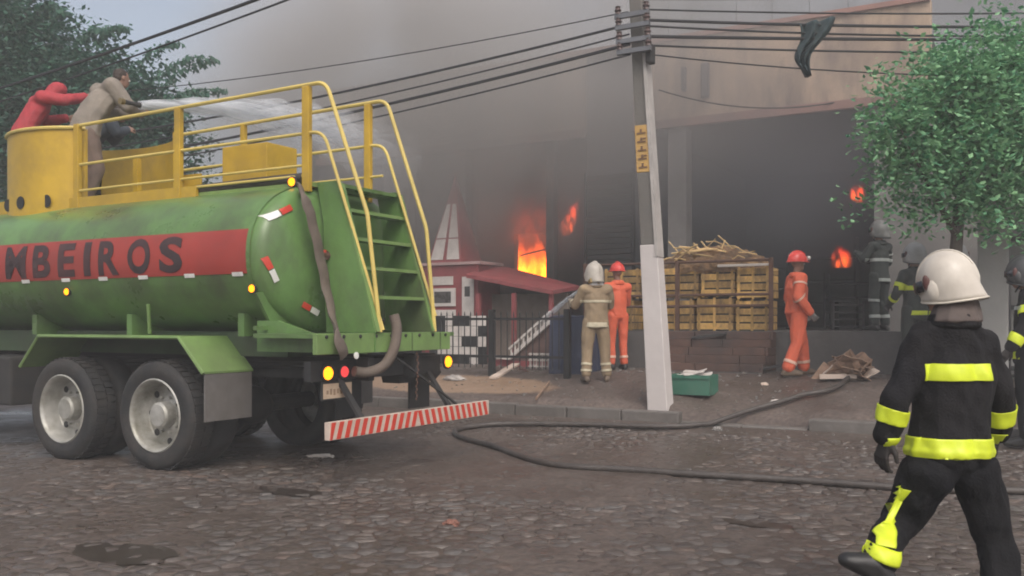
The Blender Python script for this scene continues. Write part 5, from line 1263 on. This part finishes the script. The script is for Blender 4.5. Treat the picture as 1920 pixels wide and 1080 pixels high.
# the firefighter close to the camera, walking away with his left foot lifted
FX, FY = 2.0, 4.3
D = lambda px, py, y=0.0: (((px-960)/F*(FY+y))-FX, y, CAM_Z-(py-605)/F*(FY+y))
ff_pose = dict(head=D(1776,548), neck=D(1788,602,-.02), chest=D(1784,700), waist=D(1782,785), pelvis=D(1780,850),
  shL=D(1730,640,0), elL=D(1686,742,-.05), wrL=D(1663,818,-.02), shR=D(1838,648,.03), elR=D(1872,738,.06), wrR=D(1868,812,.16),
  hipL=D(1738,885,-.02), knL=D(1690,975,.12), anL=D(1640,1058,-.16), toL=D(1590,1050,-.15), hipR=D(1826,885,.03), knR=D(1862,1010,.10), anR=(.28,.02,.09), toR=(.26,.20,.045))
ff, J = person('firefighter in black turnout gear and big white helmet, striding over the cobbles', (FX,FY,0), 0, ff_pose, navy, navy2, boot_m, glove_m,
  ('jet', white_h, trim_h, .84), hyaw=.95, hpitch=-.22, vox=.0095, bulk=1.07, hem=D(0,856)[2], wr=.022, palm=((.8,.3,0),(-.8,.3,0)), flap=mat('brown_neck_cloth', (.10,.078,.07), .85, .3, 8),
  tapes=[('torso', lime, D(0,711)[2], D(0,681)[2], .30, D(1741,0,-.13)[0], D(1866,0,-.13)[0]),
         ('torso', lime, D(0,853)[2], D(0,818)[2], .32), ('foreL', lime, .30, .66), ('foreR', lime, .30, .66),
         ])

def put(px, py, v=None, d=None):        # where someone stands whose feet are seen at this pixel
    p = ground_px(px, py); return P(*p)
# lime strip sewn down the outside of the lifted leg, laid on the trouser cloth
from mathutils.bvhtree import BVHTree
def sewn_strip(root, left, right, m, n=26, w_=6):
    tr_ = [c for c in root.children if c.name.startswith('trousers')][0]; me = tr_.data
    bv = BVHTree.FromPolygons([v.co for v in me.vertices], [p.vertices[:] for p in me.polygons])
    L_ = spline([D(*p,-.15) for p in left], 8); R_ = spline([D(*p,-.15) for p in right], 8); V = []
    for i in range(n+1):
        t = i/n*(len(L_)-1); a = L_[int(t)].lerp(L_[min(int(t)+1,len(L_)-1)], t%1); b = R_[int(t)].lerp(R_[min(int(t)+1,len(R_)-1)], t%1)
        for j in range(w_+1):
            p = a.lerp(b, j/w_); o_ = Vector((p.x,-2,p.z)); h_ = bv.ray_cast(o_, Vector((0,1,0)))
            if h_[0] is None: h_ = bv.find_nearest(Vector((p.x,-.05,p.z)))
            V.append(h_[0]+h_[1]*.007)
    Fc = [(i*(w_+1)+j, i*(w_+1)+j+1, (i+1)*(w_+1)+j+1, (i+1)*(w_+1)+j) for i in range(n) for j in range(w_)]
    q = bpy.data.meshes.new('strip'); q.from_pydata([tuple(v) for v in V], [], Fc); q.materials.append(m); q.polygons.foreach_set('use_smooth', [True]*len(Fc))
    o = bpy.data.objects.new('reflective_tape', q); C.objects.link(o); o.parent = tr_; md = o.modifiers.new('s','SOLIDIFY'); md.thickness = .004
sewn_strip(ff, [(1697,922),(1679,955),(1660,990),(1640,1022)], [(1730,928),(1713,962),(1694,998),(1674,1028)], lime)
sewn_strip(ff, [(1626,1016),(1645,1022),(1668,1030),(1692,1036)], [(1620,1040),(1639,1047),(1660,1056),(1684,1062)], lime)
# tan firefighter seen from behind, aiming a nozzle down to his left
L0 = put(1117, 717)
tanff, J = person('firefighter in tan coat and white helmet aiming a hose near the whitewashed pole', L0, .12,
  dict(elL=(-.29,.12,1.16), wrL=(-.30,.36,1.22), elR=(.25,.12,1.16), wrR=(.10,.36,1.18), anL=(-.15,-.02,.09), toL=(-.17,.15,.045), anR=(.17,0,.09), toR=(.20,.17,.045), knL=(-.13,.03,.49), knR=(.14,.03,.49), head=(-.02,.03,1.60)),
  tan_c, tan_c, boot_b, glove_g, ('jet', white_h, trim_h, 1.02), hyaw=.25, bulk=1.06, flap=mat('white_neck_cloth', (.66,.63,.62), .8), scale=.99, hand=('grip','grip'), palm=((0,0,1),(0,0,1)), hem=.80,
  tapes=[('torso', tan_t, 1.20, 1.235, .24), ('torso', tan_t, .83, .90, .30), ('shinL', tan_t, .50, .58), ('shinL', tan_t, .74, .82), ('shinR', tan_t, .50, .58), ('shinR', tan_t, .74, .82), ('foreL', tan_t, .3, .5)])
# orange helper half hidden behind him
L1 = P(*at_v(1158, 600, 13.75)); L1.z = H(*UV(L1.x, L1.y))
person('helper in orange overall standing close behind the tan-coated firefighter', L1, .35,
  dict(elL=(-.2,.15,1.15), wrL=(-.12,.35,1.2), elR=(.24,.12,1.12), wrR=(.12,.34,1.15)), orange_c, orange_c, boot_m, glove_g, ('cap', red_h, red_h), hyaw=0, scale=.95, hem=.9, bulk=.93,
  tapes=[('shinL', orange_t, .62, .72), ('shinR', orange_t, .62, .72)])
# orange worker in the clear, turned to the right
L2 = put(1494, 705)
person('worker in bright orange overall and red helmet, alone before the wide black opening', L2, -1.5,
  dict(elL=(-.26,-.02,1.13), wrL=(-.20,.14,.92), elR=(.28,-.08,1.13), wrR=(.26,.10,.92), knL=(-.13,.12,.49), anL=(-.15,.17,.09), toL=(-.17,.34,.045), anR=(.15,-.20,.09), toR=(.19,-.03,.045), knR=(.13,-.04,.49)), orange_c, orange_c, boot_b, glove_g,
  ('cap', red_h, red_h), hyaw=.25, scale=.985, hem=.9, bulk=1.2,
  tapes=[('shinL', orange_t, .66, .76), ('shinR', orange_t, .66, .76), ('foreR', orange_t, .0, .10), ('foreL', orange_t, .0, .10), ('armR', orange_t, .25, .34)])
# firefighters by the right of the opening
dkc = mat('soaked_turnout_cloth', (.035,.042,.038), .8, .3, 5, .3, 60)
L3 = P(-2.15, 15.3, PLT)
person('dark-clad firefighter with silver tapes standing on the platform at the edge of the opening', L3, .5,
  dict(elL=(-.27,.1,1.2), wrL=(-.18,.3,1.3), elR=(.26,.05,1.15), wrR=(.2,.28,1.2)), dkc, dkc, boot_m, glove_m, ('jet', mat('sooty_helmet', (.18,.18,.17), .5, .3, 8), dark_h), hyaw=.4, scale=.93,
  tapes=[('torso', silver, 1.15, 1.20, .30), ('torso', silver, .82, .87, .3), ('shinL', silver, .55, .68), ('shinR', silver, .55, .68), ('thighL', silver, .9, 1.0), ('armR', silver, .4, .5)])
L4 = P(-1.53, 14.2, H(-1.5,14.2))
person('firefighter with lime tapes on the arm and back, half hidden behind the striding one', L4, .3,
  dict(elL=(-.27,.02,1.15), wrL=(-.25,.2,1.0)), dkc, dkc, boot_m, glove_m, ('jet', mat('grey_white_helmet', (.35,.35,.34), .4, .2, 6), dark_h), hyaw=.6, scale=1.02,
  tapes=[('torso', lime, 1.18, 1.24, .3), ('torso', lime, .84, .90, .3), ('armL', lime, .5, .72), ('foreL', lime, .4, .6)])
L5 = P(-1.02, 14.7, PLT-.62); L5.z = .68
person('firefighter of whom only a pale helmet shows over the white helmet in front', L5, -.4,
  {}, dkc, dkc, boot_m, glove_m, ('jet', mat('grey_white_helmet', (.35,.35,.34), .4), dark_h), hyaw=-.5, scale=1.03, tapes=[('torso', lime, 1.18, 1.24, .3)])
kx, ky = (1932-960)/F, 9.7
L6 = Vector((kx*ky, ky, 0)); L6.z = H(*UV(L6.x, L6.y))
person('bulky firefighter in black coat with lime cuffs at the edge of the gate pillar', L6, .9,
  dict(elL=(-.30,-.02,1.15), wrL=(-.36,.1,.95), elR=(.28,-.06,1.12), head=(0,.06,1.60)), navy, navy2, boot_m, glove_m, ('jet', dark_h, dark_h), hyaw=.2, scale=1.10, bulk=1.1,
  tapes=[('torso', silver, 1.30, 1.335, .3), ('armL', lime, .35, .62), ('foreL', lime, .45, .8), ('torso', lime, .84, .91, .3)])
# the three on the truck
tjk = mat('drab_jacket', (.24,.205,.17), .85, .25, 4, .3, 60, dirt=.4)
L7 = P(-10.15, 7.35, 2.80)
person('man in drab jacket and brown trousers leaning over the truck railing, holding the water nozzle', L7, -.75,
  dict(head=(0,.44,1.64), neck=(0,.32,1.52), chest=(0,.22,1.36), waist=(0,.04,1.10), pelvis=(0,-.03,.92), shL=(-.20,.24,1.49), shR=(.20,.24,1.49), elL=(-.32,.36,1.26), wrL=(-.10,.58,1.24), elR=(.30,.38,1.26), wrR=(.06,.66,1.26),
       hipL=(-.1,-.03,.88), hipR=(.1,-.03,.88), knL=(-.13,.10,.48), knR=(.14,.06,.48), anL=(-.15,.02,.09), toL=(-.17,.2,.045), anR=(.17,-.1,.09), toR=(.19,.08,.045)), tjk, mat('brown_trousers', (.15,.105,.085), .85, .25, 4, .2, 50), boot_m, skin_m,
  hair=mat('dark_brown_hair', (.035,.022,.016), .7, .3, 40), hyaw=0, hpitch=-.2, scale=1.03, hem=.84, hand=('grip','grip'), palm=((0,0,1),(0,0,1)), bulk=1.34)
L8 = P(-11.5, 7.5, 2.98)
person('person in red hooded jacket stooping inside the yellow shield on the truck', L8, -.9,
  dict(head=(0,.36,1.50), neck=(0,.20,1.42), chest=(0,.10,1.24), waist=(0,-.02,1.02), pelvis=(0,-.06,.90), shL=(-.20,.12,1.38), shR=(.20,.12,1.38), elL=(-.34,.28,1.18), wrL=(-.22,.50,1.22), elR=(.34,.34,1.34), wrR=(.20,.64,1.46),
       hipL=(-.1,-.06,.86), hipR=(.1,-.06,.86)), mat('red_hoodie', (.36,.035,.045), .8, .2, 4, .2, 50), navy2, boot_m, skin_m,
  hood=mat('red_hoodie', (.36,.035,.045)), hpitch=-.5, hem=.78, bulk=1.2, scale=1.0)
L9 = P(-10.85, 7.95, 2.80)
person('person in dark blue jacket bending between the red hood and the drab jacket', L9, -.9,
  dict(head=(0,.36,1.42), neck=(0,.24,1.36), chest=(0,.14,1.20), waist=(0,-.02,1.0), pelvis=(0,-.06,.88), shL=(-.18,.18,1.30), shR=(.18,.18,1.30), elL=(-.27,.35,1.1), wrL=(-.12,.42,1.2), elR=(.26,.25,1.1), wrR=(.12,.42,1.2),
       hipL=(-.1,-.06,.86), hipR=(.1,-.06,.86)), mat('slate_jacket', (.05,.06,.075), .8, .2, 4, .2, 50), navy2, boot_m, skin_m,
  hair=mat('dark_brown_hair', (.035,.022,.016)), hpitch=-.4, hem=.76, bulk=1.1)

# nozzles and water
def water_mat(name, dens):
    m = bpy.data.materials.new(name); m.use_nodes = True; t = m.node_tree; n = t.nodes; l = t.links
    n.clear(); o = n.new('ShaderNodeOutputMaterial'); d = n.new('ShaderNodeBsdfDiffuse'); d.inputs[0].default_value = (.8,.82,.85,1)
    tl = n.new('ShaderNodeBsdfTranslucent'); tl.inputs[0].default_value = (.8,.82,.85,1); ad = n.new('ShaderNodeMixShader'); ad.inputs[0].default_value = .5
    l.new(d.outputs[0], ad.inputs[1]); l.new(tl.outputs[0], ad.inputs[2]); tr = n.new('ShaderNodeBsdfTransparent')
    tc = n.new('ShaderNodeTexCoord'); mp = n.new('ShaderNodeMapping'); mp.inputs['Scale'].default_value = (1.2,9,9); l.new(tc.outputs['Generated'], mp.inputs[0])
    z = n.new('ShaderNodeTexNoise'); z.inputs['Scale'].default_value = 2.0; z.inputs['Detail'].default_value = 6; l.new(mp.outputs[0], z.inputs[0])
    lw = n.new('ShaderNodeLayerWeight'); lw.inputs[0].default_value = .4; iv = n.new('ShaderNodeMath'); iv.operation = 'SUBTRACT'; iv.inputs[0].default_value = 1; l.new(lw.outputs['Facing'], iv.inputs[1])
    sp = n.new('ShaderNodeSeparateXYZ'); l.new(tc.outputs['Generated'], sp.inputs[0])
    f1 = n.new('ShaderNodeMapRange'); f1.inputs[1].default_value = 0; f1.inputs[2].default_value = 1; f1.inputs[3].default_value = 1; f1.inputs[4].default_value = 0.0; l.new(sp.outputs[0], f1.inputs[0])
    r = n.new('ShaderNodeMapRange'); r.inputs[1].default_value = .25; r.inputs[2].default_value = .65; r.inputs[3].default_value = 0; r.inputs[4].default_value = dens; l.new(z.outputs['Fac'], r.inputs[0])
    a = n.new('ShaderNodeMath'); a.operation = 'MULTIPLY'; l.new(iv.outputs[0], a.inputs[0]); l.new(r.outputs[0], a.inputs[1])
    a2 = n.new('ShaderNodeMath'); a2.operation = 'MULTIPLY'; l.new(a.outputs[0], a2.inputs[0]); l.new(f1.outputs[0], a2.inputs[1])
    mx = n.new('ShaderNodeMixShader'); l.new(a2.outputs[0], mx.inputs[0]); l.new(tr.outputs[0], mx.inputs[1]); l.new(ad.outputs[0], mx.inputs[2]); l.new(mx.outputs[0], o.inputs[0]); return m
def jet(label, a, b, r0, r1, m, sag=.3, n_cones=2, nz=None):
    a, b = Vector(a), Vector(b); root = bpy.data.objects.new('water_jet', None); C.objects.link(root); d = (b-a); root.location = a
    root.rotation_euler = d.to_track_quat('X','Z').to_euler(); tag(root, label, 'water jet'); BASE[root] = Vector((0,0,0)); L_ = d.length
    for k in range(n_cones):
        pts = [Vector((L_*i/24, 0, sag*4*(i/24)*(1-i/24)*.5)) for i in range(25)]; f = 1-.35*k
        MB().tube(pts, [(r0+(r1-r0)*(i/24)**1.3)*f*(1+.12*math.sin(i*1.9+k)) for i in range(25)], 20).build('spray', m, root, smooth=True)
    for o in root.children: o['kind'] = 'stuff'
    return root
wm = water_mat('water_spray', 1.5)
na = P(*at_v(262, 197, 7.3)); nb = P(*at_v(735, 300, 12.0))
jet('broad white water jet shot from the truck top towards the burning building', na, nb, .05, .55, wm, .5, 3)
def nozzle(label, a, d, L_=.35):
    a = Vector(a); d = Vector(d).normalized(); t = bpy.data.objects.new('hose_nozzle', None); C.objects.link(t); t.location = a; BASE[t] = a; tag(t, label, 'nozzle')
    MB().cyl(a-d*L_, a-d*.08, .03, .022, 12).build('barrel', chassis, t, smooth=True); MB().cyl(a-d*.08, a, .024, .034, 12).build('tip', chassis, t, smooth=True); MB().cyl(a-d*L_*1.02, a-d*L_*.82, .036, n=12).build('coupling', mat('brass_dull', (.3,.22,.1), .4, metal=.8), t)
nozzle('dark nozzle in the hands of the man in drab jacket on the truck', na, nb-na, .26)
ha = P(*at_v(1092, 540, 12.75)); hb = P(*at_v(1010, 610, 13.6))
jet('thin pale water jet shooting down from the tan-coated firefighter onto the forecourt', ha, hb, .018, .07, water_mat('thin_water', 2.6), .05, 2)
nozzle('small nozzle held by the tan-coated firefighter', ha, hb-ha, .3)

# ------------------------------------------------------------------ haze and smoke
def vol_box(name, lo, hi, dens, col, aniso=0.0):
    m = bpy.data.materials.new(name); m.use_nodes = True; n = m.node_tree.nodes; n.clear(); o = n.new('ShaderNodeOutputMaterial'); p = n.new('ShaderNodeVolumePrincipled')
    p.inputs['Color'].default_value = (*col, 1); p.inputs['Density'].default_value = dens; p.inputs['Anisotropy'].default_value = aniso; m.node_tree.links.new(p.outputs[0], o.inputs['Volume'])
    ob = MB().box(lo[0],hi[0],lo[1],hi[1],lo[2],hi[2]).build(name, m, frame='w'); tag(ob, kind='stuff'); return ob
vol_box('haze', (-150,-30,-1.6), (150,150,9.6), .0048, (.96,.97,.985))
def smoke(name, label, c, r, dens, col, ns=.35, edge=.55, thr=.32, seed=0, step=None, rot=0, lump=.18):
    m = bpy.data.materials.new(name); m.use_nodes = True; t = m.node_tree; n = t.nodes; l = t.links
    n.clear(); o = n.new('ShaderNodeOutputMaterial'); p = n.new('ShaderNodeVolumePrincipled'); p.inputs['Color'].default_value = (*col, 1)
    tc = n.new('ShaderNodeTexCoord'); z = n.new('ShaderNodeTexNoise'); z.inputs['Scale'].default_value = ns; z.inputs['Detail'].default_value = 2.5; z.inputs['Distortion'].default_value = .4
    mp = n.new('ShaderNodeMapping'); mp.inputs['Scale'].default_value = (r[0],r[1],r[2]); mp.inputs['Location'].default_value = (seed,seed,seed)
    l.new(tc.outputs['Object'], mp.inputs[0]); l.new(mp.outputs[0], z.inputs[0])
    ln = n.new('ShaderNodeVectorMath'); ln.operation = 'LENGTH'; l.new(tc.outputs['Object'], ln.inputs[0])
    f = n.new('ShaderNodeMapRange'); f.interpolation_type = 'SMOOTHSTEP'; f.inputs[1].default_value = 1.0; f.inputs[2].default_value = 1-edge; f.inputs[3].default_value = 0; f.inputs[4].default_value = 1; l.new(ln.outputs['Value'], f.inputs[0])
    q = n.new('ShaderNodeMapRange'); q.interpolation_type = 'SMOOTHSTEP'; q.inputs[1].default_value = thr; q.inputs[2].default_value = thr+.32; q.inputs[3].default_value = 0; q.inputs[4].default_value = dens; l.new(z.outputs['Fac'], q.inputs[0])
    a = n.new('ShaderNodeMath'); a.operation = 'MULTIPLY'; l.new(f.outputs[0], a.inputs[0]); l.new(q.outputs[0], a.inputs[1]); l.new(a.outputs[0], p.inputs['Density']); l.new(p.outputs[0], o.inputs['Volume'])
    bm = bmesh.new(); bmesh.ops.create_icosphere(bm, subdivisions=3, radius=1); me = bpy.data.meshes.new(name); bm.to_mesh(me); bm.free(); me.materials.append(m)
    ob = bpy.data.objects.new(name, me); C.objects.link(ob); ob.location = c; ob.scale = r; ob.rotation_euler = (0,0,-TH+rot); tag(ob, kind='stuff')
    if label: ob['label'] = label
    return ob
smoke('smoke', 'tall pale grey smoke plume rising behind the building', P(1.5, 31, 11), (30,9,20), .30, (.66,.65,.655), .10, .75, .24, 3)
smoke('smoke', 'brownish grey smoke rolling over the parapet towards the truck', P(-11.0, 15.7, 6.2), (8.8,2.9,4.7), 1.15, (.70,.67,.65), .34, .8, .26, 9)
smoke('smoke', 'dark smoke pouring from the wide opening under the parapet', P(-5.2, 17.4, 4.3), (6.6,3.0,2.6), .50, (.50,.51,.56), .25, .8, .12, 5)
smoke('smoke', 'thin smoke drifting over the playhouse roof', P(-9.8, 15.6, 3.9), (3.6,1.4,2.0), .40, (.50,.48,.49), .5, .8, .25, 15)
smoke('smoke', 'thin brown smoke veil in front of the beige parapet', P(-4.6, 14.6, 5.6), (7.5,1.3,2.9), .17, (.58,.54,.53), .4, .8, .22, 21)
smoke('smoke', 'faint smoke lingering under the street tree', P(0.2, 13.2, 2.6), (3.0,1.6,2.4), .045, (.62,.62,.63), .5, .8, .2, 25)
